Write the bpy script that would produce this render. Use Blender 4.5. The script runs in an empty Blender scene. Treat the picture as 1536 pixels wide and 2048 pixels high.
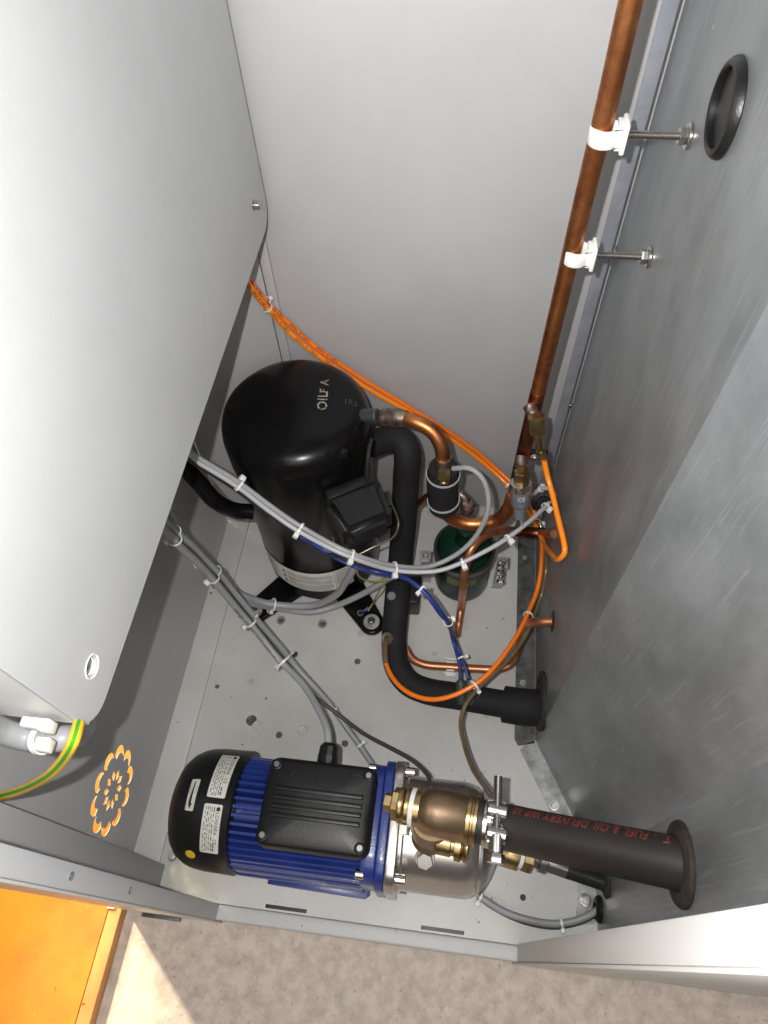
import bpy, bmesh, math, random
from mathutils import Vector, Matrix, Euler
random.seed(7)
S = bpy.context.scene
COL = S.collection
PI = math.pi
# ------------------------------------------------------------ camera
Rw = Matrix(((0.99205365, 0.07803765, -0.09868982), (0.11906933, -0.83573691, 0.53606558), (-0.04064543, -0.54355674, -0.83838775)))
FPX = 1382.0
CAM = Vector((0, 0, 1.0))
cd = bpy.data.cameras.new('camera'); cam = bpy.data.objects.new('camera', cd); COL.objects.link(cam); S.camera = cam
cd.sensor_fit = 'VERTICAL'; cd.sensor_height = 36.0; cd.lens = FPX / 2048 * 36.0; cd.clip_start = 0.02; cd.clip_end = 200
Bm = Matrix((Rw.col[0], -Rw.col[1], -Rw.col[2])).transposed()
cam.matrix_world = Matrix.Translation(CAM) @ Bm.to_4x4()
# ------------------------------------------------------------ light
w = bpy.data.worlds.new('World'); S.world = w; w.use_nodes = True
w.node_tree.nodes['Background'].inputs[0].default_value = (1.0, 0.95, 0.88, 1)
w.node_tree.nodes['Background'].inputs[1].default_value = 0.05
def lamp(name, kind, loc, energy, color, size, target=None, **kw):
    l = bpy.data.lights.new(name, kind); l.energy = energy; l.color = color
    if kind == 'AREA': l.size = size
    else: l.shadow_soft_size = size
    for k, v in kw.items(): setattr(l, k, v)
    o = bpy.data.objects.new(name, l); COL.objects.link(o); o.location = loc
    if target is not None: o.rotation_euler = (Vector(target) - Vector(loc)).to_track_quat('-Z', 'Y').to_euler()
    return o
FL = CAM + Bm @ Vector((-0.033, 0.015, 0.02))
lamp('phone_flash', 'POINT', FL, 20, (1.0, 0.985, 0.965), 0.004)
lamp('window_light', 'SPOT', (-1.13, .68, 1.18), 170, (1.0, 0.84, 0.60), 0.035, target=(-0.325, -0.135, -0.05), spot_size=math.radians(10.5), spot_blend=0.25)
lamp('board_fill_light', 'AREA', (-0.95, .80, 0.60), 7, (1.0, 0.86, 0.52), 0.3, target=(-0.50, 0.27, -0.05), spread=math.radians(75))  # added fill to brighten the board seen through the vents, no actual fixture
lamp('cabinet_fill_light', 'AREA', (0.1, -1.3, 2.1), 16, (1.0, 0.96, 0.92), 1.3, target=(0.0, 0.6, 0.25))  # added soft fill that evens out back wall and tray, no actual fixture
S.view_settings.view_transform = 'Standard'; S.view_settings.look = 'None'; S.view_settings.exposure = 0; S.view_settings.gamma = 1
S.view_settings.use_curve_mapping = False
# ------------------------------------------------------------ helpers
def W(px, py, **k):
    """point of the cabinet seen at a photograph pixel, at a measured x, y or z"""
    r = Rw @ Vector((px - 768, py - 1024, FPX)).normalized()
    if 'z' in k: t = (k['z'] - CAM.z) / r.z
    elif 'x' in k: t = (k['x'] - CAM.x) / r.x
    else: t = (k['y'] - CAM.y) / r.y
    return CAM + r * t
def WP(*pts):
    out = []
    for p in pts:
        out.append(W(p[0], p[1], **{p[2]: p[3]}) if len(p) == 4 else Vector(p))
    return out
def node_mat(name, color, rough=0.5, metal=0.0, noise=None, bump=None, spec=0.5, coat=0.0, color2=None, nscale=20, detail=6, ramp=(0.35, 0.65), stretch=None, rough2=None):
    m = bpy.data.materials.new(name); m.use_nodes = True
    nt = m.node_tree; N = nt.nodes; L = nt.links; b = N['Principled BSDF']
    b.inputs['Base Color'].default_value = (*color, 1); b.inputs['Roughness'].default_value = rough
    b.inputs['Metallic'].default_value = metal; b.inputs['Specular IOR Level'].default_value = spec
    b.inputs['Coat Weight'].default_value = coat; b.inputs['Coat Roughness'].default_value = 0.15
    tc = N.new('ShaderNodeTexCoord'); mp = N.new('ShaderNodeMapping'); L.new(tc.outputs['Object'], mp.inputs[0])
    if stretch: mp.inputs['Scale'].default_value = stretch[:3]; mp.inputs['Rotation'].default_value = stretch[3] if len(stretch) > 3 else (0, 0, 0)
    if color2 is not None:
        n = N.new('ShaderNodeTexNoise'); n.inputs['Scale'].default_value = nscale; n.inputs['Detail'].default_value = detail; n.inputs['Roughness'].default_value = 0.65
        L.new(mp.outputs[0], n.inputs['Vector'])
        r = N.new('ShaderNodeValToRGB'); r.color_ramp.elements[0].position = ramp[0]; r.color_ramp.elements[1].position = ramp[1]
        r.color_ramp.elements[0].color = (*color2, 1); r.color_ramp.elements[1].color = (*color, 1)
        L.new(n.outputs['Fac'], r.inputs[0]); L.new(r.outputs[0], b.inputs['Base Color'])
        if rough2 is not None:
            mr = N.new('ShaderNodeMapRange'); mr.inputs['To Min'].default_value = rough2; mr.inputs['To Max'].default_value = rough
            L.new(n.outputs['Fac'], mr.inputs[0]); L.new(mr.outputs[0], b.inputs['Roughness'])
    if bump:
        n2 = N.new('ShaderNodeTexNoise'); n2.inputs['Scale'].default_value = bump[0]; n2.inputs['Detail'].default_value = 3
        L.new(tc.outputs['Object'], n2.inputs['Vector'])
        bp = N.new('ShaderNodeBump'); bp.inputs['Strength'].default_value = bump[1]; bp.inputs['Distance'].default_value = bump[2]
        L.new(n2.outputs['Fac'], bp.inputs['Height']); L.new(bp.outputs[0], b.inputs['Normal'])
    return m
def specks(m, scale=60, size=0.10, color=(0.03, 0.025, 0.02), density=0.55, fac=1.0):
    """dirt flecks of their own shape, on top of whatever feeds the base colour"""
    nt = m.node_tree; N = nt.nodes; L = nt.links; b = N['Principled BSDF']
    tc = N.new('ShaderNodeTexCoord'); v = N.new('ShaderNodeTexVoronoi'); v.inputs['Scale'].default_value = scale; v.inputs['Randomness'].default_value = 1
    nz = N.new('ShaderNodeTexNoise'); nz.inputs['Scale'].default_value = scale * 3; L.new(tc.outputs['Object'], nz.inputs['Vector'])
    mx0 = N.new('ShaderNodeMixRGB'); mx0.blend_type = 'ADD'; mx0.inputs[0].default_value = 0.01
    L.new(tc.outputs['Object'], mx0.inputs[1]); L.new(nz.outputs['Color'], mx0.inputs[2]); L.new(mx0.outputs[0], v.inputs['Vector'])
    lt = N.new('ShaderNodeMath'); lt.operation = 'LESS_THAN'; lt.inputs[1].default_value = size; L.new(v.outputs['Distance'], lt.inputs[0])
    sp = N.new('ShaderNodeSeparateColor'); L.new(v.outputs['Color'], sp.inputs[0])
    g = N.new('ShaderNodeMath'); g.operation = 'GREATER_THAN'; g.inputs[1].default_value = density; L.new(sp.outputs[0], g.inputs[0])
    mu = N.new('ShaderNodeMath'); mu.operation = 'MULTIPLY'; L.new(lt.outputs[0], mu.inputs[0]); L.new(g.outputs[0], mu.inputs[1])
    mu2 = N.new('ShaderNodeMath'); mu2.operation = 'MULTIPLY'; mu2.inputs[1].default_value = fac; L.new(mu.outputs[0], mu2.inputs[0])
    mx = N.new('ShaderNodeMixRGB'); L.new(mu2.outputs[0], mx.inputs[0])
    src = b.inputs['Base Color']
    if src.is_linked: L.new(src.links[0].from_socket, mx.inputs[1])
    else: mx.inputs[1].default_value = src.default_value
    mx.inputs[2].default_value = (*color, 1); L.new(mx.outputs[0], b.inputs['Base Color'])
    return m

def tagp(o, label=None, cat=None, group=None, kind=None):
    if label: o['label'] = label
    if cat: o['category'] = cat
    if group: o['group'] = group
    if kind: o['kind'] = kind
    return o
ORG = {}
def thing(name, loc, label, cat, group=None):
    o = bpy.data.objects.new(name, None); COL.objects.link(o); o.location = loc; o.empty_display_size = 0.01
    ORG[o.name] = Vector(loc); return tagp(o, label, cat, group)
def link(name, bm, mat, parent=None, smooth=35, label=None):
    """one mesh object from world-space bmesh; parent may be a thing or a part of one"""
    if parent is not None: org = ORG[parent.name]
    else:
        vs = [v.co for v in bm.verts]
        mn = Vector([min(v[i] for v in vs) for i in range(3)]); mxx = Vector([max(v[i] for v in vs) for i in range(3)])
        org = Vector(((mn.x + mxx.x) / 2, (mn.y + mxx.y) / 2, mn.z))
    bmesh.ops.translate(bm, verts=bm.verts, vec=-org)
    me = bpy.data.meshes.new(name); bm.to_mesh(me); bm.free()
    mats = mat if isinstance(mat, (list, tuple)) else [mat]
    for m in mats: me.materials.append(m)
    if smooth:
        for p in me.polygons: p.use_smooth = True
        me.set_sharp_from_angle(angle=math.radians(smooth))
    o = bpy.data.objects.new(name, me); COL.objects.link(o)
    if parent is None: o.location = org
    else: o.parent = parent
    ORG[o.name] = org
    if label: o['label'] = label
    return o
def solo(name, bm, mat, label, cat, group=None, smooth=35):
    return tagp(link(name, bm, mat, None, smooth), label, cat, group)
def box(bm, lo, hi, bev=0.0, M=None, seg=2):
    lo = Vector(lo); hi = Vector(hi); b = bmesh.new()
    bmesh.ops.create_cube(b, size=1)
    for v in b.verts: v.co = Vector([(lo[i] + hi[i]) / 2 + v.co[i] * (hi[i] - lo[i]) for i in range(3)])
    if bev: bmesh.ops.bevel(b, geom=b.edges[:], offset=bev, segments=seg, affect='EDGES', profile=0.5)
    merge(bm, b, M)
def merge(bm, b, M=None, mi=0):
    if M is not None: bmesh.ops.transform(b, matrix=M, verts=b.verts)
    me = bpy.data.meshes.new('tmp'); b.to_mesh(me); b.free()
    if mi:
        for p in me.polygons: p.material_index = mi
    bm.from_mesh(me); bpy.data.meshes.remove(me)
def frame(o, x, z=(0, 0, 1)):
    """matrix with local X along x and local Z near z, origin o"""
    X = Vector(x).normalized(); Z = Vector(z); Z = (Z - X * X.dot(Z))
    if Z.length < 1e-6: Z = X.orthogonal()
    Z.normalize(); Y = Z.cross(X)
    M = Matrix((X, Y, Z)).transposed().to_4x4(); M.translation = Vector(o); return M
def lathe(bm, prof, M=None, n=40, cap=True, mi=0, poly=None):
    """profile (h, r) turned about local X"""
    b = bmesh.new(); rings = []
    for h, r in prof:
        rings.append([b.verts.new((h, r * math.cos(2 * PI * k / n), r * math.sin(2 * PI * k / n))) for k in range(n)])
    for a, c in zip(rings, rings[1:]):
        for k in range(n): b.faces.new((a[k], a[(k + 1) % n], c[(k + 1) % n], c[k]))
    if cap:
        if prof[0][1] > 1e-6: b.faces.new(rings[0][::-1])
        if prof[-1][1] > 1e-6: b.faces.new(rings[-1])
    bmesh.ops.remove_doubles(b, verts=b.verts, dist=1e-7)
    bmesh.ops.recalc_face_normals(b, faces=b.faces)
    merge(bm, b, M, mi)
def cyl(bm, p, d, length, r, n=24, bev=0.0):
    pr = [(0, r - bev), (bev, r), (length - bev, r), (length, r - bev)] if bev else [(0, r), (length, r)]
    lathe(bm, pr, frame(p, d), n)
def hexa(bm, p, d, length, r, up=(0, 0, 1)):
    lathe(bm, [(0, r * .94), (r * .08, r), (length - r * .1, r), (length, r * .92)], frame(p, d, up), 6)
def catmull(pts, step=0.006):
    P = [Vector(p) for p in pts]
    if len(P) == 2: P = [P[0], (P[0] + P[1]) / 2, P[1]]
    Q = [P[0] * 2 - P[1]] + P + [P[-1] * 2 - P[-2]]; out = []
    def kn(a, b): return max((b - a).length, 1e-6) ** 0.5
    for i in range(1, len(Q) - 2):
        p0, p1, p2, p3 = Q[i - 1:i + 3]
        t0 = 0; t1 = kn(p0, p1); t2 = t1 + kn(p1, p2); t3 = t2 + kn(p2, p3)
        m = max(2, int((p2 - p1).length / step))
        for j in range(m):
            t = t1 + (t2 - t1) * j / m
            A1 = p0 * ((t1 - t) / (t1 - t0)) + p1 * ((t - t0) / (t1 - t0)); A2 = p1 * ((t2 - t) / (t2 - t1)) + p2 * ((t - t1) / (t2 - t1)); A3 = p2 * ((t3 - t) / (t3 - t2)) + p3 * ((t - t2) / (t3 - t2))
            B1 = A1 * ((t2 - t) / (t2 - t0)) + A2 * ((t - t0) / (t2 - t0)); B2 = A2 * ((t3 - t) / (t3 - t1)) + A3 * ((t - t1) / (t3 - t1))
            out.append(B1 * ((t2 - t) / (t2 - t1)) + B2 * ((t - t1) / (t2 - t1)))
    out.append(P[-1]); return out
def frames(path):
    T = []
    for i in range(len(path)):
        a = path[max(i - 1, 0)]; b = path[min(i + 1, len(path) - 1)]; T.append((b - a).normalized())
    n = T[0].orthogonal().normalized(); out = []
    for i, t in enumerate(T):
        if i:
            ax = T[i - 1].cross(t)
            if ax.length > 1e-9: n = Matrix.Rotation(T[i - 1].angle(t), 3, ax) @ n
        n = (n - t * t.dot(n)).normalized(); out.append((path[i], t, n, t.cross(n)))
    return out
def tube(bm, path, r, n=14, cap=True, rfun=None, flat=None):
    fr = frames(path); rings = []; b = bmesh.new(); s = 0; last = path[0]
    for p, t, u, v in fr:
        s += (p - last).length; last = p
        rr = rfun(s) if rfun else r
        rings.append([b.verts.new(p + (u * math.cos(2 * PI * k / n) + v * math.sin(2 * PI * k / n)) * rr) for k in range(n)])
    for a, c in zip(rings, rings[1:]):
        for k in range(n): b.faces.new((a[k], a[(k + 1) % n], c[(k + 1) % n], c[k]))
    if cap: b.faces.new(rings[0][::-1]); b.faces.new(rings[-1])
    bmesh.ops.recalc_face_normals(b, faces=b.faces)
    merge(bm, b)
def plate(outlines, thick, M, bev=0.0, res=1):
    """flat sheet with holes: outlines = lists of (x, y); lies in local XY, centred thickness"""
    cu = bpy.data.curves.new('tmp', 'CURVE'); cu.dimensions = '2D'; cu.fill_mode = 'BOTH'; cu.extrude = thick / 2 - bev; cu.bevel_depth = bev; cu.bevel_resolution = res; cu.offset = -bev
    for o in outlines:
        sp = cu.splines.new('POLY'); sp.points.add(len(o) - 1); sp.use_cyclic_u = True
        for q, (x, y) in zip(sp.points, o): q.co = (x, y, 0, 1)
    return curve_bm(cu, M)
def curve_bm(cu, M=None):
    ob = bpy.data.objects.new('tmp', cu); COL.objects.link(ob); bpy.context.view_layer.update()
    dg = bpy.context.evaluated_depsgraph_get(); me = bpy.data.meshes.new_from_object(ob.evaluated_get(dg))
    bm = bmesh.new(); bm.from_mesh(me); bpy.data.meshes.remove(me); bpy.data.objects.remove(ob); bpy.data.curves.remove(cu)
    bmesh.ops.remove_doubles(bm, verts=bm.verts, dist=1e-6)
    if M is not None: bmesh.ops.transform(bm, matrix=M, verts=bm.verts)
    return bm
def text_bm(s, size, M=None, thick=0.0, align='LEFT', spacing=1.0, xs=1.0, off=0.0):
    cu = bpy.data.curves.new('tmp', 'FONT'); cu.body = s; cu.size = size; cu.extrude = thick; cu.align_x = align; cu.space_character = spacing; cu.resolution_u = 3; cu.offset = off
    bm = curve_bm(cu)
    if xs != 1: bmesh.ops.scale(bm, vec=(xs, 1, 1), verts=bm.verts)
    if M is not None: bmesh.ops.transform(bm, matrix=M, verts=bm.verts)
    return bm
def rrect(x0, y0, x1, y1, r, n=6):
    out = []
    for cx, cy, a in ((x1 - r, y1 - r, 0), (x0 + r, y1 - r, 90), (x0 + r, y0 + r, 180), (x1 - r, y0 + r, 270)):
        for k in range(n + 1):
            t = math.radians(a + 90 * k / n); out.append((cx + r * math.cos(t), cy + r * math.sin(t)))
    return out
def circ(x, y, r, n=20, a0=0): return [(x + r * math.cos(2 * PI * k / n + a0), y + r * math.sin(2 * PI * k / n + a0)) for k in range(n)]
def text_on_tube(text, path, r, s0, size, toward, xs=1.0, lift=0.00015, spacing=1.0, yoff=0.0, off=0.0):
    """lettering wrapped onto a tube, centred on the side that faces the point `toward`"""
    b = text_bm(text, size, xs=xs, spacing=spacing, off=off)
    bmesh.ops.triangulate(b, faces=b.faces)
    bmesh.ops.subdivide_edges(b, edges=[e for e in b.edges if e.calc_length() > size * .35], cuts=1)
    fr = frames(path); ss = [0]
    for a, c in zip(path, path[1:]): ss.append(ss[-1] + (c - a).length)
    for v in b.verts:
        s = s0 + v.co.x; i = 0
        while i < len(ss) - 2 and ss[i + 1] < s: i += 1
        f = (s - ss[i]) / (ss[i + 1] - ss[i]); p = path[i].lerp(path[i + 1], f)
        t = fr[i][1].lerp(fr[i + 1][1], min(max(f, 0), 1)).normalized()
        nrm = (Vector(toward) - p); nrm = (nrm - t * t.dot(nrm)).normalized(); up = nrm.cross(t)
        a = (v.co.y - size * .35 + yoff) / r
        v.co = p + (nrm * math.cos(a) + up * math.sin(a)) * (r + lift)
    return b
# ------------------------------------------------------------ materials
M = {}
M['coat'] = specks(specks(specks(node_mat('white_powder_coat', (.57, .56, .54), .33, bump=(650, .5, .0009), color2=(.47, .455, .425), nscale=6, detail=10, ramp=(.28, .6)), 38, .06, (.08, .07, .06), .5, .85), 90, .09, (.16, .14, .12), .72, .7), 14, .045, (.22, .2, .17), .5, .6)
M['wallcoat'] = node_mat('grey_powder_coat', (.51, .51, .515), .5, bump=(800, .22, .0006), color2=(.465, .465, .47), nscale=5, detail=9, )
specks(M['wallcoat'], 22, .018, (.2, .19, .18), .55, .5)
M['postcoat'] = node_mat('pale_post_coat', (.62, .63, .65), .42, bump=(800, .22, .0006))
M['lip'] = specks(node_mat('bumpy_powder_coat', (.52, .52, .51), .3, bump=(650, .6, .001)), 50, .08, (.15, .13, .11), .6, .7)
M['cream'] = node_mat('cream_coat', (.70, .70, .68), .4, bump=(700, .2, .0005))
M['galv'] = node_mat('galvanised_sheet', (.31, .327, .337), .42, metal=.42, color2=(.205, .217, .224), nscale=10, detail=15, ramp=(.36, .66), stretch=(1.6, 1.6, .9, (0.5, 0, 0)), rough2=.33, bump=(60, .05, .001))
M['galvold'] = specks(node_mat('weathered_zinc', (.48, .49, .49), .5, metal=.4, color2=(.22, .22, .22), nscale=45, ramp=(.35, .62)), 120, .12, (.05, .045, .04), .6)
M['galvdark'] = specks(node_mat('dark_zinc', (.16, .165, .165), .5, metal=.4, color2=(.07, .07, .07), nscale=60, ramp=(.35, .65)), 160, .14, (.3, .3, .3), .6)
M['concrete'] = specks(specks(node_mat('concrete', (.62, .535, .46), .8, color2=(.45, .38, .325), nscale=52, detail=15, ramp=(.36, .60), bump=(260, .5, .0015)), 90, .16, (.32, .25, .21), .4, .6), 60, .16, (.70, .62, .54), .6, .45)
M['blackgloss'] = node_mat('black_gloss_paint', (.004, .004, .0045), .24, coat=.0, spec=.2, bump=(90, .08, .0006), color2=(.006, .0055, .0055), nscale=8)
M['blackplastic'] = specks(node_mat('black_plastic', (.0085, .0085, .009), .36, bump=(900, .35, .0005), spec=.4), 200, .07, (.12, .12, .12), .88, .6)
M['rubber'] = specks(node_mat('black_foam', (.011, .0105, .0115), .75, spec=.3, color2=(.015, .014, .015), nscale=30, bump=(400, .3, .0006)), 260, .1, (.07, .065, .06), .8, .6)
M['hose'] = specks(node_mat('rubber_hose', (.017, .0135, .0125), .5, color2=(.024, .020, .0185), nscale=14, bump=(350, .3, .0005)), 200, .09, (.25, .2, .16), .82, .7)
M['copper'] = node_mat('oxidised_copper', (.70, .29, .11), .34, metal=1.0, color2=(.25, .075, .03), nscale=38, detail=9, ramp=(.3, .68), rough2=.5)
M['copperdark'] = node_mat('burnt_copper', (.30, .10, .05), .38, metal=1.0, color2=(.07, .022, .02), nscale=60, detail=8, ramp=(.35, .62))
M['copperbright'] = node_mat('drawn_copper', (.66, .29, .15), .33, metal=.85, color2=(.40, .15, .075), nscale=28, detail=8, ramp=(.3, .6), rough2=.48)
M['brass'] = node_mat('brass', (.46, .345, .17), .33, metal=1.0, color2=(.23, .155, .07), nscale=45, ramp=(.3, .6))
M['bronze'] = node_mat('cast_bronze', (.40, .29, .185), .42, metal=.95, color2=(.22, .145, .09), nscale=22, detail=9, ramp=(.3, .68), bump=(900, .35, .0006))
M['steel'] = node_mat('bright_steel', (.66, .65, .63), .24, metal=1.0, color2=(.48, .47, .45), nscale=50)
M['stainless'] = node_mat('brushed_stainless', (.62, .595, .565), .22, metal=.92, color2=(.50, .47, .44), nscale=9, stretch=(1, 6, 6), ramp=(.3, .7), rough2=.34)
M['solder'] = node_mat('solder', (.42, .36, .3), .45, metal=1.0, color2=(.16, .1, .08), nscale=120, bump=(200, .6, .001))
M['blue'] = node_mat('blue_enamel', (.020, .042, .22), .3, coat=.2, color2=(.014, .030, .17), nscale=25, bump=(420, .35, .0006))
M['white'] = node_mat('white_nylon', (.78, .78, .74), .45)
M['tie'] = node_mat('natural_nylon', (.70, .71, .66), .35)
M['label'] = node_mat('white_label', (.62, .61, .56), .5, color2=(.5, .48, .43), nscale=30)
M['labelold'] = node_mat('yellowed_label', (.80, .78, .72), .5, color2=(.66, .63, .56), nscale=45)
M['ink'] = node_mat('black_ink', (.012, .012, .012), .6)
M['greyink'] = node_mat('pale_ink', (.30, .30, .29), .6)
M['redink'] = node_mat('red_ink', (.17, .032, .022), .6)
M['yellow'] = node_mat('yellow_sticker', (.72, .50, .02), .5)
M['grey'] = node_mat('grey_cable', (.30, .305, .315), .42, color2=(.27, .275, .285), nscale=60)
M['greylight'] = node_mat('pale_grey_cable', (.40, .40, .41), .4)
M['blackcable'] = node_mat('black_cable', (.02, .02, .02), .4)
M['darkcable'] = node_mat('charcoal_cable', (.06, .055, .05), .45)
M['bluecable'] = node_mat('blue_cable', (.013, .03, .17), .4)
M['orange'] = node_mat('orange_hose', (.95, .20, .010), .33, coat=.2)
M['amber'] = node_mat('amber_hose', (1.0, .27, .012), .3, coat=.3)
M['brown'] = node_mat('smoky_tube', (.18, .125, .065), .22, coat=.6, color2=(.12, .08, .04), nscale=40)
M['green'] = node_mat('dark_green_paint', (.004, .024, .015), .3, spec=.3)
M['yellowgreen'] = node_mat('olive_wire', (.30, .28, .03), .4)
M['earthy'] = node_mat('earth_yellow', (.85, .50, .02), .4); M['earthg'] = node_mat('earth_green', (.05, .30, .02), .4)
M['board'] = specks(specks(node_mat('orange_board', (.60, .225, .010), .5, color2=(.44, .145, .010), nscale=9, detail=12, ramp=(.38, .62)), 30, .06, (.18, .07, .02), .6, .8), 70, .06, (.85, .6, .35), .75, .8)
M['boardedge'] = specks(node_mat('orange_edging', (.60, .30, .10), .5, color2=(.46, .21, .06), nscale=12), 40, .08, (.12, .05, .02), .5, .8)
M['rust'] = node_mat('rusty_rubber', (.040, .028, .02), .8, color2=(.018, .015, .013), nscale=90, ramp=(.4, .6))
M['greyplastic'] = node_mat('grey_plastic', (.13, .135, .14), .4)
M['whiteink'] = node_mat('white_ink', (.5, .6, .7), .5)
# the galvanised sheet carries long swirling wipe marks
def wipe_marks(m):
    nt = m.node_tree; N = nt.nodes; L = nt.links; b = N['Principled BSDF']
    tc = N.new('ShaderNodeTexCoord'); mp = N.new('ShaderNodeMapping'); mp.inputs['Rotation'].default_value = (math.radians(28), 0, 0); mp.inputs['Scale'].default_value = (260, 300, 14)
    L.new(tc.outputs['Object'], mp.inputs[0])
    nz = N.new('ShaderNodeTexNoise'); nz.inputs['Scale'].default_value = 1.0; nz.inputs['Detail'].default_value = 5; nz.inputs['Distortion'].default_value = .8; L.new(mp.outputs[0], nz.inputs['Vector'])
    r = N.new('ShaderNodeValToRGB'); r.color_ramp.elements[0].position = .57; r.color_ramp.elements[1].position = .70; r.color_ramp.elements[0].color = (0, 0, 0, 1); r.color_ramp.elements[1].color = (.26, .26, .26, 1)
    L.new(nz.outputs['Fac'], r.inputs[0])
    n3 = N.new('ShaderNodeTexNoise'); n3.inputs['Scale'].default_value = 9; n3.inputs['Detail'].default_value = 4; L.new(tc.outputs['Object'], n3.inputs['Vector'])
    r3 = N.new('ShaderNodeValToRGB'); r3.color_ramp.elements[0].position = .36; r3.color_ramp.elements[1].position = .60; L.new(n3.outputs['Fac'], r3.inputs[0])
    mu = N.new('ShaderNodeMixRGB'); mu.blend_type = 'MULTIPLY'; mu.inputs[0].default_value = 1; L.new(r.outputs[0], mu.inputs[1]); L.new(r3.outputs[0], mu.inputs[2])
    mx = N.new('ShaderNodeMixRGB'); mx.inputs[2].default_value = (.60, .62, .62, 1); L.new(mu.outputs[0], mx.inputs[0]); L.new(b.inputs['Base Color'].links[0].from_socket, mx.inputs[1]); L.new(mx.outputs[0], b.inputs['Base Color'])
    return m
specks(M['coat'], 7, .16, (.36, .31, .25), .45, .28); specks(M['coat'], 26, .13, (.30, .24, .18), .8, .35); specks(M['blackgloss'], 150, .07, (.10, .10, .10), .82, .5); specks(M['blue'], 160, .08, (.10, .11, .16), .8, .6)
wipe_marks(M['galv']); specks(M['galv'], 24, .04, (.70, .70, .69), .6, .7); specks(M['galv'], 110, .06, (.55, .56, .56), .7, .5)

# ============================================================ SETTING
bm = bmesh.new(); bmesh.ops.create_grid(bm, x_segments=2, y_segments=2, size=6)
bmesh.ops.translate(bm, verts=bm.verts, vec=(0, 0, -.052))
tagp(link('floor', bm, M['concrete'], None, 0), 'mottled beige concrete floor in front of the open cabinet', None, None, 'structure')

# ============================================================ CABINET
cab = thing('machine_cabinet', (0, .33, -.05), 'light grey sheet metal machine cabinet with its front open', 'cabinet')
XL, XF, YB = -.384, -.346, .664
hexes = [(590, 1309), (715, 1323), (558, 1470), (690, 1487), (645, 1248), (562, 1241)]
rounds = [(503, 1441, .007), (434, 1373, .0035), (1046, 1795, .0038)]
grom = [(514, 1451), (605, 1461)]
outs = [[(XF, .030), (.40, .030), (.40, YB), (XF + .0, YB)]]
for px, py in hexes: p = W(px, py, z=0); outs.append(circ(p.x, p.y, .0052, 6, .3))
for px, py, r in rounds: p = W(px, py, z=0); outs.append(circ(p.x, p.y, r, 16))
def rot_rect(c, L_, W_, a):
    ca, sa = math.cos(a), math.sin(a)
    return [(c[0] + x * ca - y * sa, c[1] + x * sa + y * ca) for x, y in ((-L_, -W_), (L_, -W_), (L_, W_), (-L_, W_))]
for c in ((-.170, .0345), (.028, .0345)):
    outs.append(rot_rect(c, .0265, .0022, 0))
bm = plate(outs, .002, Matrix.Translation((0, 0, -.001)))
base = link('base_tray', bm, M['coat'], cab, 30)
bm = bmesh.new(); box(bm, (XF, .012, -.050), (.40, .0298, -.0002), .003, seg=3)
link('front_lip', bm, M['lip'], cab)
bm = bmesh.new(); box(bm, (XF - .02, .02, -.05), (.42, .70, -.046)); link('underside', bm, M['blackcable'], cab)  # blackened so the tray slots look shaded; the shade is in its colour
for px, py in hexes:
    p = W(px, py, z=0); bm = bmesh.new(); lathe(bm, [(-.014, .0051), (-.0028, .0051)], frame((p.x, p.y, 0), (0, 0, 1), (math.cos(.3), math.sin(.3), 0)), 6)
    lathe(bm, [(-.0028, .003), (-.0020, .003)], frame((p.x, p.y, 0), (0, 0, 1)), 12); link('rivet_nut', bm, M['galvdark'], base)
for px, py in grom + [(503, 1441)]:
    p = W(px, py, z=0); bm = bmesh.new(); lathe(bm, [(.0001, .0035), (.0014, .004), (.002, .0055), (.0012, .0072), (.0001, .0078)], frame(p, (0, 0, 1)), 20, cap=False); cyl(bm, p + Vector((0, 0, -.0003)), (0, 0, 1), .0007, .0036)
    link('blind_rivet', bm, M['coat'] if (px, py) in grom else M['galvdark'], base)
for px, py in [(562, 1241), (645, 1248)]:
    p = W(px, py, z=0); bm = bmesh.new(); lathe(bm, [(.0001, .0075), (.0013, .0072), (.0014, .0052), (.0001, .005)], frame(p, (0, 0, 1)), 18, cap=False); link('collar', bm, M['galvold'], base)
# left: floor flange + side panel with flower shaped vent
bm = bmesh.new(); box(bm, (XL, .066, -.003), (XF - .0003, .60, .0022), .0008)
link('side_flange', bm, M['coat'], cab)
bm = bmesh.new()
cy, cz, R0 = .129, .124, .0475
# sheet in (y, z); matrix maps local x->Y, y->Z, z->X
Myz = Matrix(((0, 0, 1, 0), (1, 0, 0, 0), (0, 1, 0, 0), (0, 0, 0, 1)))
o1 = [[(.066, -.003), (.595, -.003), (.595, 1.25), (.066, 1.25)]]
for k in range(10):
    a = 2 * PI * (k + .5) / 10; pts = []
    ax, az = cy + .0405 * math.cos(a), cz + .0405 * math.sin(a)
    for j in range(13):
        t = a - 1.6 + 3.2 * j / 12; pts.append((ax + .0118 * math.cos(t), az + .0118 * math.sin(t)))
    for j in range(11):
        t = a + 1.45 - 2.6 * j / 10; pts.append((ax - .0068 * math.cos(a + .45) + .0088 * math.cos(t), az - .0068 * math.sin(a + .45) + .0088 * math.sin(t)))
    o1.append(pts)
for k in range(10):
    a = 2 * PI * k / 10; c = (cy + .0175 * math.cos(a), cz + .0175 * math.sin(a)); ca, sa = math.cos(a), math.sin(a)
    o1.append([(c[0] + u * ca - v * sa, c[1] + u * sa + v * ca) for u, v in ((-.0068, 0), (0, -.0044), (.0068, 0), (0, .0044))])
Ml = Matrix.Translation((XL - .0004, 0, 0)) @ Myz
lw = link('side_panel', plate(o1, .0008, Ml), M['wallcoat'], cab, 30)
bm = bmesh.new(); box(bm, (XL, .030, -.003), (-.338, .0655, 1.25), .0015); link('side_post', bm, M['wallcoat'], cab)
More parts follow.
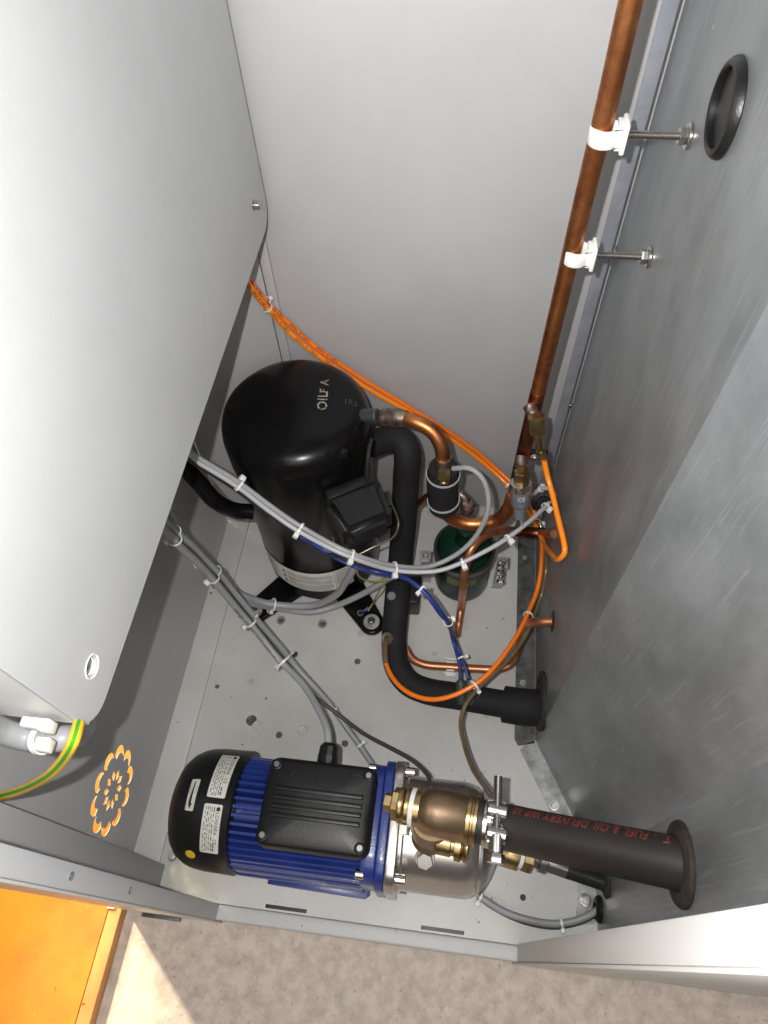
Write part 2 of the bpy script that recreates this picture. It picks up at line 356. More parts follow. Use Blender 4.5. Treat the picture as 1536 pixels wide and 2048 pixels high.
bm = bmesh.new(); box(bm, (-.392, .012, -.050), (-.256, .0297, 1.25), .0015)
dp = link('door_post', bm, M['postcoat'], cab)
bm = bmesh.new(); box(bm, (-.391, .0095, -.048), (-.258, .0118, 1.25), .0008); link('post_facing', bm, M['cream'], cab)
# back left corner and back panel
def wallbox(bm, a, b, t, z0, z1):
    a = Vector((*a, 0)); b = Vector((*b, 0)); d = (b - a); box(bm, (0, 0, z0), (d.length, t, z1), 0.0008, frame(a, d))
bm = bmesh.new(); wallbox(bm, (XL, .595), (-.2485, YB), .003, 0.0001, 1.25); link('corner_panel', bm, M['wallcoat'], cab)
bm = bmesh.new(); box(bm, (-.2475, YB - .0005, 0.0001), (-.2355, YB + .004, 1.25), .0006); link('seam_strip', bm, M['wallcoat'], cab)
bm = bmesh.new(); box(bm, (-.2347, YB - .001, 0.0001), (.42, YB + .004, 1.25), .0006); link('back_panel', bm, M['wallcoat'], cab)
bm = bmesh.new(); box(bm, (-.24, .645, .0002), (.11, .6628, .006), .001); link('back_flange', bm, M['coat'], cab)
# right door post
bm = bmesh.new(); box(bm, (.1195, .012, .0003), (.130, .0315, 1.25), .0015)
box(bm, (.130, .020, .0003), (.46, .0312, 1.25)); link('door_post', bm, M['cream'], cab, label='white door post on the right of the opening')
bm = bmesh.new(); box(bm, (.118, .0095, -.048), (.232, .0118, 1.25), .0008); link('post_facing', bm, M['cream'], cab)
bm = bmesh.new(); box(bm, (.2325, .0125, -.048), (.46, .0195, 1.25), .0008); link('post_facing', bm, M['cream'], cab)
for px, py in [(155, 1694), (266, 1741)]:
    p = W(px, py, x=-.258); bm = bmesh.new(); cyl(bm, (-.2560, .021, p.z), (1, 0, 0), .0012, .0032, 16, .0004); link('screw', bm, M['steel'], cab)
for i, (px, py) in enumerate([(1140, 1208)]): pass
# small pan screws at the left
for px, py in [(345, 1713)]:
    p = W(px, py, z=0); bm = bmesh.new(); cyl(bm, p, (0, 0, 1), .003, .006, 20, .001); cyl(bm, p + Vector((0, 0, .0028)), (0, 0, 1), .0008, .0028, 6); link('screw', bm, M['steel'], base)

# electrical box hanging on the left panel, near the camera
EX, EY0, EY1, EZ = -.220, .098, .648, .553
eb = thing('electrical_box', (EX, .37, EZ), 'big pale grey electrical box with rounded corners on the left wall', 'electrical box')
o1 = [rrect(EY0, EZ, EY1, 1.22, .024, 8)]
hp = W(183, 1333, x=EX); o1.append(circ(hp.y, hp.z, .0060, 20))
Mb = Matrix.Translation((EX - .0015, 0, 0)) @ Myz
cover = link('cover', plate(o1, .003, Mb, .0006, 2), node_mat('pale_powder_coat', (.50, .505, .515), .55, bump=(800, .2, .0005), color2=(.465, .47, .48), nscale=8, detail=10, rough2=.42), eb, 12)
bm = bmesh.new()
box(bm, (XL + .001, EY0 + .004, EZ + .004), (EX - .0035, EY1 - .012, EZ + .007)); box(bm, (XL + .001, EY0 + .004, EZ + .0072), (EX - .0035, EY0 + .007, 1.22)); box(bm, (XL + .001, EY1 - .015, EZ + .0072), (EX - .0035, EY1 - .012, 1.22))
link('casing', bm, M['cream'], eb)
bm = bmesh.new(); lathe(bm, [(.0002, .0084), (.0009, .0079), (-.0028, .0056)], frame((EX, hp.y, hp.z), (1, 0, 0)), 28, cap=False); link('countersink', bm, M['white'], cover)
bm = bmesh.new(); cyl(bm, (EX - .006, hp.y, hp.z), (1, 0, 0), .004, .0045, 20, .0008); hexa(bm, (EX - .002, hp.y, hp.z), (1, 0, 0), .0004, .0022); link('screw', bm, M['steel'], cover)
sp_ = W(508, 410, x=EX); bm = bmesh.new(); cyl(bm, (EX - .001, sp_.y, sp_.z), (1, 0, 0), .0012, .0062, 20, .0003); cyl(bm, (EX, sp_.y, sp_.z), (1, 0, 0), .0065, .0040, 18, .0006)
for k in range(5): cyl(bm, (EX + .0015 + k * .0009, sp_.y, sp_.z), (1, 0, 0), .0004, .0043, 18)
link('screw', bm, M['steel'], cover)

# ============================================================ TANK HOUSING (galvanised)
XA = .140
tank = thing('tank_housing', (.2, .35, 0), 'galvanised sheet metal tank housing, folded, along the right side', 'housing')
FA, FB2, FC = (XA, .279), (.2155, .135), (.2160, .0325)
def sheet(bm, a, b, z0, z1, t=.0015):
    a = Vector((*a, 0)); b = Vector((*b, 0)); d = b - a; box(bm, (0, 0, z0), (d.length, t, z1), 0, frame(a, d))
def poly_sheet(pts, z0, z1, nz, t=.0015):
    bm = bmesh.new(); rows = []
    for z in [z0, z1]: rows.append([bm.verts.new((p[0], p[1], z)) for p in pts])
    for i in range(len(pts) - 1): bm.faces.new((rows[0][i], rows[0][i + 1], rows[1][i + 1], rows[1][i]))
    return bm
for (a, c) in (((XA, .6125), FA), (FA, FB2), (FB2, FC)):
    bm = bmesh.new(); sheet(bm, a, c, .0018, 1.25, .0014); link('sheet', bm, M['galv'], tank, 20)
bm = bmesh.new(); box(bm, (.1240, .6128, .0016), (XA - .0035, .6142, 1.25), .0003); link('back_flange', bm, node_mat('blue_zinc', (.36, .38, .42), .42, metal=.4, color2=(.28, .30, .34), nscale=30), tank)
bm = plate([[(.1115, .276), (.1165, .268), (XA - .0005, .268 + .006), (XA - .0005, .612), (.1115, .612)]], .0016, Matrix.Translation((0, 0, .0012)), 0)
link('foot_flange', bm, M['galvdark'], tank)
def quad(*pts): return [(W(a, b, z=0).x, W(a, b, z=0).y) for a, b in pts]
bm = plate([quad((1040, 1500), (1052, 1488), (1073, 1482), (1192, 1705), (1172, 1728), (1150, 1722))], .0016, Matrix.Translation((0, 0, .0012)), 0)
link('foot_flange', bm, M['galvold'], tank)
bm = plate([quad((1155, 1765), (1166, 1755), (1183, 1757), (1193, 1770), (1190, 1848), (1151, 1852))], .0016, Matrix.Translation((0, 0, .0012)), 0)
link('foot_flange', bm, M['galvold'], tank)
def bolt(px, py, parent, z=.002, r=.0052, d=(0, 0, 1), x=None, y=None, wash=None, mat='steel'):
    p = W(px, py, x=x) if x is not None else (W(px, py, y=y) if y is not None else W(px, py, z=z))
    bm = bmesh.new(); d = Vector(d)
    if wash: cyl(bm, p, d, .0012, wash, 24, .0003)
    hexa(bm, p + d * .0012, d, r * .75, r, (.3, .8, .1)); cyl(bm, p + d * (.0012 + r * .75), d, .0004, r * .6, 16)
    return link('bolt', bm, M[mat], parent)
bolt(1108, 1611, tank, r=.0045, wash=.0075); bolt(1170, 1800, tank, r=.0055, wash=.0078)
bolt(1046, 1366, tank, r=.0035, wash=.005, mat='galvold'); bolt(1049, 1117, tank, r=.004, mat='galvold')
for px, py in [(1141, 808), (1236, 492)]: bolt(px, py, tank, y=.6125, r=.0035, d=(0, -1, 0))
def ring_grommet(name, c, d, R, r, mat, label, cat='grommet', parent=None):
    bm = bmesh.new(); lathe(bm, [(-.001, r), (.0055, r), (.0068, r + .0015), (.0062, (R + r) / 2), (.0045, R - .0015), (.002, R), (-.001, R - .0005), (-.001, r)], frame(c, d), 48, cap=False)
    return solo(name, bm, M[mat], label, cat)
g = W(1458, 218, x=XA)
gt = thing('cable_grommet', g, 'round black rubber grommet high on the galvanised side, with nothing through it', 'grommet')
bm = bmesh.new(); lathe(bm, [(-.001, .0208), (.0045, .0208), (.0056, .0218), (.0052, .0240), (.003, .0260), (.0005, .0266), (-.001, .025)], frame(g + Vector((-.0003, 0, 0)), (-1, 0, 0)), 56, cap=False); link('rim', bm, M['blackplastic'], gt)
bm = bmesh.new(); cyl(bm, g + Vector((-.0006, 0, 0)), (-1, 0, 0), .0015, .0210, 48); link('membrane', bm, M['blackplastic'], gt)

# ============================================================ COMPRESSOR
CX, CY, CR, CH = -.1990, .534, .0915, .394
comp = thing('compressor', (CX, CY, 0), 'tall glossy black cylindrical refrigeration compressor in the back left corner', 'compressor')
bm = bmesh.new()
prof = [(.018, 0), (.018, .055), (.022, .070), (.032, .080), (.040, CR - .004), (.312, CR - .004), (.314, CR), (.353, CR), (.363, CR - .0015), (.373, CR - .0055), (.3805, CR - .0125), (.3855, CR - .022), (.390, CR - .042), (.393, .022), (CH, 0)]
lathe(bm, prof, frame((CX, CY, 0), (0, 0, 1)), 96, cap=False)
shell = link('shell', bm, M['blackgloss'], comp, 60)
bm = bmesh.new(); lathe(bm, [(.309, CR - .0042), (.3100, CR - .0030), (.3120, CR - .0012), (.314, CR - .0005)], frame((CX, CY, 0), (0, 0, 1)), 96, cap=False); link('weld_seam', bm, M['blackgloss'], comp)
# embossed wording on the lid, rubbed bare
def lid_z(x, y):
    r = math.hypot(x - CX, y - CY); ps = prof[-8:]
    for (h0, r0), (h1, r1) in zip(ps, ps[1:]):
        if r1 <= r <= r0: return h1 + (h0 - h1) * (r - r1) / (r0 - r1)
    return CH
def lid_text(s, px, py, size, ang, mat, xs=1.0):
    p = W(px, py, z=CH); b = text_bm(s, size, Matrix.Translation((p.x, p.y, 0)) @ Matrix.Rotation(ang, 4, 'Z'), .0, xs=xs, spacing=1.1, off=.0002)
    for v in b.verts: v.co.z = lid_z(v.co.x, v.co.y) + .0004
    link('lettering', b, mat, shell, 0)
ink = node_mat('rubbed_steel', (.42, .37, .31), .5, metal=.3, color2=(.02, .018, .016), nscale=420, ramp=(.42, .52))
lid_text('OIL', 653, 817, .0165, math.radians(97), ink, 1.0)
lid_text('F A', 655, 783, .0140, math.radians(97), ink, 1.1)
lid_text('1RS', 686, 800, .012, math.radians(5), node_mat('worn_paint', (.03, .028, .026), .6), .8)
bm = bmesh.new()
for px, py, a, b_ in [(680, 899, .0075, .0022)]:
    p = W(px, py, z=.345)
# label round the lower front
def on_shell(a, z, off): return Vector((CX + (CR - .004 + off) * math.cos(a), CY + (CR - .004 + off) * math.sin(a), z))
def shell_patch(a0, a1, z0, z1, off, n=24):
    b = bmesh.new(); lo = [b.verts.new(on_shell(a0 + (a1 - a0) * k / n, z0, off)) for k in range(n + 1)]; hi = [b.verts.new(on_shell(a0 + (a1 - a0) * k / n, z1, off)) for k in range(n + 1)]
    for k in range(n): b.faces.new((lo[k], lo[k + 1], hi[k + 1], hi[k]))
    return b
def wrap_text(s, size, a, z, xs=1.0):
    b = text_bm(s, size, xs=xs)
    for v in b.verts: v.co = on_shell(a + v.co.x / CR, z + v.co.y, .0009)
    return b
A0, A1, Z0, Z1 = math.radians(203), math.radians(312), .066, .122
lab = link('label', shell_patch(A0, A1, Z0, Z1, .0005), M['labelold'], comp)
bm = bmesh.new()
def bar(a0, a1, z0, z1): merge(bm, shell_patch(a0, a1, z0, z1, .0009, 6))
for q in (.29, .83): a = A0 + (A1 - A0) * q; bar(a, a + .006, Z0 + .002, Z1 - .002)
for k in range(3):
    z = Z1 - .015 - k * .0135; a = A0 + (A1 - A0) * .335
    t = bmesh.new(); vs = [t.verts.new(on_shell(a, z - .004, .0009)), t.verts.new(on_shell(a + .10, z - .004, .0009)), t.verts.new(on_shell(a + .05, z + .005, .0009))]; t.faces.new(vs); merge(bm, t)
    for q in range(4): 
        a2 = a + .13
        while a2 < A0 + (A1 - A0) * .80:
            wd = random.uniform(.012, .05); bar(a2, min(a2 + wd, A0 + (A1 - A0) * .81), z + .0045 - q * .0028, z + .0057 - q * .0028); a2 += wd + .012
for (q0, q1, n) in ((.03, .27, 13), (.845, .98, 11)):
    for k in range(n):
        a2 = A0 + (A1 - A0) * q0
        while a2 < A0 + (A1 - A0) * q1:
            wd = random.uniform(.01, .05); bar(a2, min(a2 + wd, A0 + (A1 - A0) * q1), Z1 - .005 - k * .0036, Z1 - .0036 - k * .0036); a2 += wd + .014
for k in range(3): bar(A0 + (A1 - A0) * .33, A0 + (A1 - A0) * .80, Z0 + .003 + k * .0022, Z0 + .0036 + k * .0022)
link('print', bm, node_mat('label_print', (.09, .085, .08), .6), lab, 0)
# feet: four arms of the mounting plate, with washers and bolts
feet = [W(508, 1222, z=.02), W(743, 1243, z=.02)]
for i, ang in enumerate((228, 312, 45, 135)):
    a = math.radians(ang); d = Vector((math.cos(a), math.sin(a), 0)); c0 = Vector((CX, CY, .016))
    if i < 2: e = Vector((feet[i].x, feet[i].y, .016)); d = (e - c0).normalized(); L_ = (e - c0).length
    else: L_ = .128
    b = plate([[(0.03, -.032), (L_ * .6, -.024), (L_, -.019)] + [(L_ + .019 * math.cos(t), .019 * math.sin(t)) for t in [(-75 + 15 * k) * PI / 180 for k in range(11)]] + [(L_, .019), (L_ * .6, .024), (.03, .032)]], .011, frame(c0 + Vector((0, 0, -.003)), d), .003, 3)
    ft = link('foot', b, M['blackgloss'], comp, 40)
    p = c0 + d * L_ + Vector((0, 0, .0028)); bm = bmesh.new(); cyl(bm, p + Vector((0, 0, -.020)), (0, 0, 1), .012, .013, 24, .002); link('rubber_mount', bm, M['rubber'], ft)
    bm = bmesh.new(); lathe(bm, [(0, .0125), (.0012, .0125), (.0016, .0115), (.0008, .007), (.0008, 0)], frame(p, (0, 0, 1)), 32); link('washer', bm, M['galvold'], ft)
    bm = bmesh.new(); hexa(bm, p + Vector((0, 0, .0008)), (0, 0, 1), .0055, .0065, (.5, .8, 0)); cyl(bm, p + Vector((0, 0, .006)), (0, 0, 1), .0012, .0035, 16); link('bolt', bm, M['steel'], ft)
bm = bmesh.new(); lathe(bm, [(.006, .072), (.012, .0755), (.02, .0755), (.024, .07)], frame((CX, CY, 0), (0, 0, 1)), 64); link('base_ring', bm, M['blackgloss'], comp)
# terminal cover on the front right of the shell
tn = Vector((.52, -.85, 0)).normalized(); tt = Vector((.85, .52, 0)).normalized()
tc_ = W(728, 1043, y=.425)
Mt = frame(tc_, tt, (0, 0, 1))        # local x = tangent, y = z cross x (inwards), z = up
b = bmesh.new(); bmesh.ops.create_cube(b, size=1)
for v in b.verts:
    s = .84 if v.co.y < 0 else 1.0
    v.co = Vector((v.co.x * .072 * s, v.co.y * .056 + .008, v.co.z * .050 * s))
bmesh.ops.bevel(b, geom=b.edges[:], offset=.009, segments=5, affect='EDGES')
bmesh.ops.transform(b, matrix=Mt, verts=b.verts)
tcov = link('terminal_cover', b, M['blackplastic'], comp, 60)
bm = bmesh.new(); box(bm, (-.030, .034, -.020), (.030, .050, .020), .004, Mt); link('terminal_base', bm, M['blackplastic'], comp)
bm = bmesh.new(); box(bm, (-.020, -.0187, .010), (.020, -.0176, .0112), 0, Mt); link('rib', bm, M['blackplastic'], tcov)
bm = bmesh.new(); tube(bm, catmull([Mt @ Vector(p) for p in ((-.038, .012, -.026), (-.040, -.010, -.032), (-.03, -.020, -.031), (0, -.0235, -.024), (.028, -.020, -.026), (.0405, -.008, -.022), (.039, .006, .004), (.038, .014, .022))], .003), .0011, 8); link('spring_clip', bm, node_mat('dull_wire', (.3, .26, .2), .4, metal=.9), comp)
# discharge and suction stubs
pa = W(741, 833, y=.535); pb = W(772, 833, y=.530)
bm = bmesh.new(); cyl(bm, pa - Vector((.010, 0, 0)), pb - pa, .022, .0088, 24, .001); link('discharge_stub', bm, node_mat('dull_steel', (.13, .13, .14), .45, metal=.8), comp)
bm = bmesh.new(); cyl(bm, W(684, 915, y=.452) + Vector((0, .008, 0)), (.25, -1, .3), .008, .0055, 20, .0015); link('sight_plug', bm, M['blackgloss'], comp)
bm = bmesh.new(); tube(bm, catmull(WP((738, 1000, 'y', .47), (733, 960, 'y', .462), (737, 905, 'y', .475), (742, 880, 'y', .50))), .0022, 8); link('sensor_lead', bm, M['blackcable'], comp)
# oil line on the left of the compressor
bm = bmesh.new(); op = catmull(WP((340, 880, 'z', .40), (372, 935, 'z', .36), (400, 968, 'z', .33), (432, 1003, 'z', .30), (470, 1021, 'z', .27), (505, 1024, 'z', .26)))
tube(bm, op, .0105, 20); solo('insulated_pipe', bm, M['blackgloss'], 'thick black pipe running from under the grey box into the left of the compressor', 'pipe')

# ============================================================ CLEAR HELPERS FOR PIPES
def pipe(name, pts, r, mat, label, cat='pipe', parent=None, group=None, n=20, step=.005, rfun=None):
    path = catmull(pts, step); bm = bmesh.new(); tube(bm, path, r, n, rfun=rfun)
    o = link(name, bm, M[mat], parent, 50)
    if parent is None: tagp(o, label, cat, group)
    return o, path
# suction line: black foam, down the back, forward and right into the tank
suc = thing('suction_line', W(800, 1340, z=.04), 'thick black foam insulated pipe bending at the floor and entering the tank', 'insulated pipe')
sp = WP((742, 890, 'y', .575), (775, 878, 'y', .575), (803, 882, 'y', .568), (814, 905, 'y', .556), (812, 960, 'y', .545), (807, 1050, 'y', .52), (800, 1130, 'y', .49), (793, 1210, 'z', .085), (788, 1285, 'z', .055), (793, 1330, 'z', .05), (815, 1364, 'z', .048), (850, 1381, 'z', .049), (920, 1393, 'z', .055), (1012, 1409, 'z', .064))
o, spath = pipe('insulation', sp, .0183, 'rubber', None, parent=suc, n=28)
o2, _ = pipe('end_sleeve', WP((1008, 1408, 'z', .063), (1040, 1413, 'z', .067), (1084, 1416, 'x', .1405)), .0245, 'rubber', None, parent=suc, n=32)
for px, py, yy in [(783, 1192, .082)]:
    p = W(px, py, z=.10); bm = bmesh.new(); dd = (CAM - p).normalized(); cyl(bm, p + dd * .001, dd, .009, .0072, 24, .0015); link('sensor_cap', bm, node_mat('brown_cap', (.05, .042, .038), .5), suc)
p = W(776, 1277, z=.078); dd = (CAM - p + Vector((-.3, 0, 0))).normalized(); bm = bmesh.new(); lathe(bm, [(-.004, .0095), (.002, .0095), (.004, .0085), (.0035, .0045), (.001, .004)], frame(p, dd), 28); link('valve_collar', bm, node_mat('collar_grey', (.10, .085, .07), .5, metal=.5), suc)
# grommet round the sleeve
ring_grommet('pipe_grommet', W(1085, 1402, x=XA) , (-1, 0, 0), .040, .026, 'rust', 'big dark rubber ring around the foam insulated pipe at the tank')

# discharge copper from the compressor down to the sleeve with the brass valve
dis = thing('discharge_pipe', W(890, 1040, y=.49), 'copper pipe looping from the compressor through a black sleeve up to the ceiling', 'copper pipe')
dp_ = WP((765, 834, 'y', .530), (800, 836, 'y', .524), (835, 845, 'y', .515), (866, 864, 'y', .508), (882, 892, 'y', .50), (887, 930, 'y', .495), (886, 990, 'y', .492), (890, 1018, 'y', .488), (905, 1038, 'y', .486), (935, 1047, 'y', .486), (965, 1047, 'y', .486), (995, 1040, 'y', .488), (1016, 1018, 'y', .49), (1028, 985, 'y', .49))
o, _ = pipe('lower_bend', dp_, .0088, 'copper', None, parent=dis)
rp = WP((1027, 988, 'y', .49), (1050, 892, 'y', .49), (1073, 795, 'y', .49), (1120, 600, 'y', .49), (1164, 414, 'y', .49), (1210, 225, 'y', .49), (1262, 0, 'y', .49), (1320, -250, 'y', .49))
o, _ = pipe('riser', rp, .0074, 'copper', None, parent=dis)
o, _ = pipe('heated_joint', WP((1035, 955, 'y', .49), (1048, 900, 'y', .49), (1060, 850, 'y', .49), (1076, 783, 'y', .49)), .0078, 'copperdark', None, parent=dis)
bm = bmesh.new(); Mj = frame(W(765, 834, y=.530), dp_[1] - dp_[0]); lathe(bm, [(0, .0103), (.003, .0112), (.006, .0107), (.018, .0108), (.022, .0115), (.026, .0105), (.030, .0098), (.033, .0089)], Mj, 28); link('brazed_joint', bm, M['solder'], dis)
bm = bmesh.new(); Mj = frame(W(887, 915, y=.495), (0, -.02, -1)); lathe(bm, [(0, .009), (.002, .0098), (.012, .0095), (.015, .0105), (.02, .010)], Mj, 28); link('brazed_joint', bm, M['solder'], dis)
slv = catmull(WP((887, 935, 'y', .494), (885, 975, 'y', .492), (888, 1012, 'y', .49)), .004)
bm = bmesh.new(); tube(bm, slv, .0195, 32, rfun=lambda s: .0195 if s > .006 else .0178); link('foam_sleeve', bm, M['rubber'], dis)
for q in (.22, .86):
    i = int(q * (len(slv) - 1)); bm = bmesh.new(); lathe(bm, [(-.0012, .0196), (-.0012, .0208), (.0012, .0208), (.0012, .0196)], frame(slv[i], slv[i + 1 if i + 1 < len(slv) else i] - slv[i - 1]), 32, cap=False); link('strap', bm, M['greylight'], dis)
vb = W(889, 938, y=.468); bm = bmesh.new(); vd = Vector((.02, -.55, -.55)); hexa(bm, vb, vd, .013, .0078, (1, 0, 0)); cyl(bm, vb + vd.normalized() * .013, vd, .004, .0062, 20, .001); link('service_valve', bm, M['brass'], dis)

# second copper: liquid line from the tank to the drier, passing in front
liq = thing('liquid_line', W(920, 1230, z=.03), 'thin copper pipe dropping in front of the green drier', 'copper pipe')
o, lp = pipe('tube', WP((1108, 1068, 'x', .139), (1075, 1066, 'y', .53), (1040, 1062, 'y', .525), (1000, 1062, 'y', .50), (968, 1072, 'y', .475), (944, 1095, 'y', .455), (932, 1130, 'y', .44), (927, 1170, 'y', .43), (922, 1215, 'z', .035), (917, 1250, 'z', .024), (914, 1272, 'z', .010)), .0058, 'copperbright', None, parent=liq)
o, _ = pipe('heated_joint', WP((1090, 1067, 'y', .53), (1062, 1065, 'y', .53), (1035, 1062, 'y', .525)), .0082, 'copperdark', None, parent=liq)
ev = thing('evaporator_line', W(900, 1335, z=0), 'copper pipe running along the floor behind the foam pipe, bending up into the tank', 'copper pipe')
o, _ = pipe('tube', WP((812, 1296, 'z', .012), (825, 1318, 'z', .010), (848, 1329, 'z', .010), (900, 1334, 'z', .010), (960, 1338, 'z', .010), (1000, 1338, 'z', .012), (1022, 1328, 'z', .018), (1036, 1300, 'z', .04), (1046, 1265, 'z', .07), (1056, 1250, 'z', .09), (1075, 1244, 'x', .122), (1106, 1243, 'x', .1405)), .0062, 'copperbright', None, parent=ev)
bm = bmesh.new(); p = W(1105, 1243, x=.1397); lathe(bm, [(0, .0063), (.001, .010), (.0005, .014)], frame(p, (-1, 0, 0)), 24, cap=False); link('grommet', bm, M['blackplastic'], ev)
p = W(901, 1334, z=.0015); pc = thing('pipe_clip', p, 'small white plastic clip holding the floor copper pipe', 'clip'); bm = bmesh.new()
box(bm, (p.x - .007, p.y - .016, p.z - .001), (p.x + .007, p.y + .013, p.z + .004), .001); link('base', bm, M['white'], pc)
for s in (-1, 1):
    bm = bmesh.new(); box(bm, (p.x - .006, p.y + s * .0085 - .0015, p.z + .003), (p.x + .006, p.y + s * .0085 + .0015, p.z + .012), .001); box(bm, (p.x - .010, p.y + s * .012 - .0015, p.z), (p.x + .010, p.y + s * .012 + .0015, p.z + .005), .001); link('jaw', bm, M['white'], pc)

# ============================================================ FILTER DRIER
DX, DY = .026, .512
DXc = W(926, 1130, y=.50)
DX = DXc.x
dr = thing('filter_drier', (DX, DY, 0), 'dark green filter drier canister held by a black band on the floor', 'filter drier')
bm = bmesh.new(); lathe(bm, [(.012, 0), (.012, .020), (.016, .034), (.024, .0405), (.030, .0415), (.118, .0415), (.128, .038), (.138, .028), (.142, .016), (.150, .013), (.165, .0125), (.168, .012), (.168, 0)], frame((DX, DY, 0), (0, 0, 1)), 64, cap=False); body = link('canister', bm, M['green'], dr, 45)
bm = bmesh.new(); lathe(bm, [(.166, .015), (.169, .0165), (.178, .0165), (.180, .012)], frame((DX + .001, DY, 0), (0, 0, 1)), 6); link('hex_nut', bm, M['green'], dr)
bm = bmesh.new(); lathe(bm, [(.100, .0418), (.100, .0445), (.122, .0445), (.122, .0405)], frame((DX, DY, 0), (0, 0, 1)), 64, cap=False); link('clamp_band', bm, M['blackplastic'], dr)
bm = bmesh.new(); lathe(bm, [(.112, .0448), (.112, .0455), (.120, .0455), (.120, .0448)], frame((DX, DY, 0), (0, 0, 1)), 64, cap=False); link('steel_strap', bm, node_mat('dull_strap', (.2, .2, .19), .45, metal=.8), dr)
for dx, ddx in ((-.056, 1), (.058, -1)):
    bm = bmesh.new(); box(bm, (DX + dx - .008, DY - .018, .098), (DX + dx + .008, DY - .001, .1005), .001); box(bm, (DX + dx - .008, DY - .001, .001), (DX + dx + .008, DY + .001, .1005)); ear = link('bracket', bm, M['galvold'], dr)
    bm = bmesh.new(); cyl(bm, (DX + dx, DY - .009, .1005), (0, 0, 1), .0035, .0042, 18, .001); link('screw', bm, M['steel'], ear)
p = Vector((DX + .052, DY - .022, .10)); bm = bmesh.new()
for k in range(3): box(bm, (p.x - .004 + k * .001, p.y - .012 + k * .009, .094), (p.x + .008, p.y - .006 + k * .009, .108), .0012)
cyl(bm, p + Vector((.003, -.02, .002)), (0, 1, 0), .036, .0025, 12); hexa(bm, p + Vector((.003, -.022, .002)), (0, 1, 0), .005, .0052); link('clamp_screw', bm, M['steel'], dr)
b = bmesh.new(); n = 14; rr = .0422
for z0, z1 in ((.078, .098),):
    lo = [b.verts.new((DX + rr * math.cos(math.radians(238 + 62 * k / n)), DY + rr * math.sin(math.radians(238 + 62 * k / n)), z0)) for k in range(n + 1)]; hi = [b.verts.new((v.co.x, v.co.y, z1)) for v in lo]
    for k in range(n): b.faces.new((lo[k], lo[k + 1], hi[k + 1], hi[k]))
link('label', b, node_mat('olive_label', (.11, .125, .02), .5), dr)
o, _ = pipe('inlet', WP((933, 1030, 'y', DY), (934, 1012, 'y', DY + .002), (932, 1000, 'y', .518), (920, 988, 'y', .522), (905, 983, 'y', .525)), .0056, 'solder', None, parent=dr)
bm = bmesh.new(); lathe(bm, [(0, .0085), (.003, .0095), (.010, .0085), (.014, .0095), (.018, .007)], frame(W(934, 1022, y=DY), (0, 0, 1)), 24); link('brazed_neck', bm, M['solder'], dr)
pipe('copper_crossover', WP((908, 984, 'y', .524), (890, 982, 'y', .528), (868, 986, 'y', .532), (845, 1000, 'y', .54), (828, 1020, 'y', .55), (815, 1045, 'y', .55)), .0048, 'copper', 'thin copper pipe crossing behind the black sleeve beside the foam pipe', 'copper pipe')

# ============================================================ BRASS FITTINGS ON THE RISER
sv = thing('schrader_fitting', W(1073, 850, y=.475), 'brass elbow fitting on the copper riser feeding the orange hose', 'fitting')
a = W(1066, 822, y=.478); bm = bmesh.new(); cyl(bm, a + Vector((-.004, .008, .0)), (.5, -1, -.4), .014, .0068, 20, .001); link('saddle', bm, M['solder'], sv)
a = W(1072, 832, y=.468); bdir = (W(1076, 868, y=.462) - a).normalized(); bm = bmesh.new(); hexa(bm, a, bdir, .018, .0088, (1, 0, 0)); lathe(bm, [(.017, .0082), (.021, .0075), (.023, .005)], frame(a, bdir), 24); link('nut', bm, M['brass'], sv)
bm = bmesh.new(); tube(bm, catmull(WP((1075, 862, 'y', .463), (1078, 885, 'y', .462), (1080, 897, 'y', .462), (1086, 915, 'y', .462))), .0036, 16); link('bent_tube', bm, M['brass'], sv)
a = W(1081, 900, y=.462); b_ = W(1086, 916, y=.462); bm = bmesh.new(); lathe(bm, [(k * .0013, .0045 + .0006 * (k % 2)) for k in range(9)], frame(a, b_ - a), 20); link('hose_tail', bm, M['brass'], sv)
ps = thing('pressure_sensor', W(1041, 970, y=.465), 'grey cylindrical pressure sensor with brass nut and steel collar on the riser', 'sensor')
a = W(1042, 930, y=.472); bm = bmesh.new(); cyl(bm, a + Vector((0, .01, .002)), (0, -1, -.3), .012, .007, 20, .001); link('saddle', bm, M['solder'], ps)
q0 = W(1043, 942, y=.462); q1 = W(1038, 1045, y=.44); qd = (q1 - q0).normalized(); Mq = frame(q0, qd, (0, -1, .3)); L0 = (q1 - q0).length
bm = bmesh.new(); hexa(bm, q0, qd, L0 * .22, .0092, (1, .2, 0)); link('nut', bm, M['brass'], ps)
bm = bmesh.new(); lathe(bm, [(L0 * .20, .008), (L0 * .21, .0118), (L0 * .30, .0122), (L0 * .33, .0118), (L0 * .34, .0105)], Mq, 36); link('collar', bm, M['steel'], ps)
bm = bmesh.new(); lathe(bm, [(L0 * .33, .0112), (L0 * .60, .0112), (L0 * .64, .0095), (L0 * .66, .0072), (L0 * .88, .0068), (L0 * .90, .0045)], Mq, 36); bd = link('body', bm, M['greyplastic'], ps)
path = [q0 + qd * (L0 * .36), q0 + qd * (L0 * .48), q0 + qd * (L0 * .62)]
def around(text, ax0, size, dirn, s, phi_off=0.0):
    """text running round a sensor body of radius .0112"""
    b = text_bm(text, size)
    for v in b.verts:
        ang = -(v.co.x) / .0114 + phi_off; n0 = (CAM - q0); n0 = (n0 - qd * qd.dot(n0)).normalized(); u0 = qd.cross(n0)
        v.co = q0 + qd * (L0 * s - v.co.y * dirn) + (n0 * math.cos(ang) + u0 * math.sin(ang)) * .01135
    return b
link('lettering', around('CE', 0, .0075, 1, .46, .25), M['whiteink'], bd, 0)
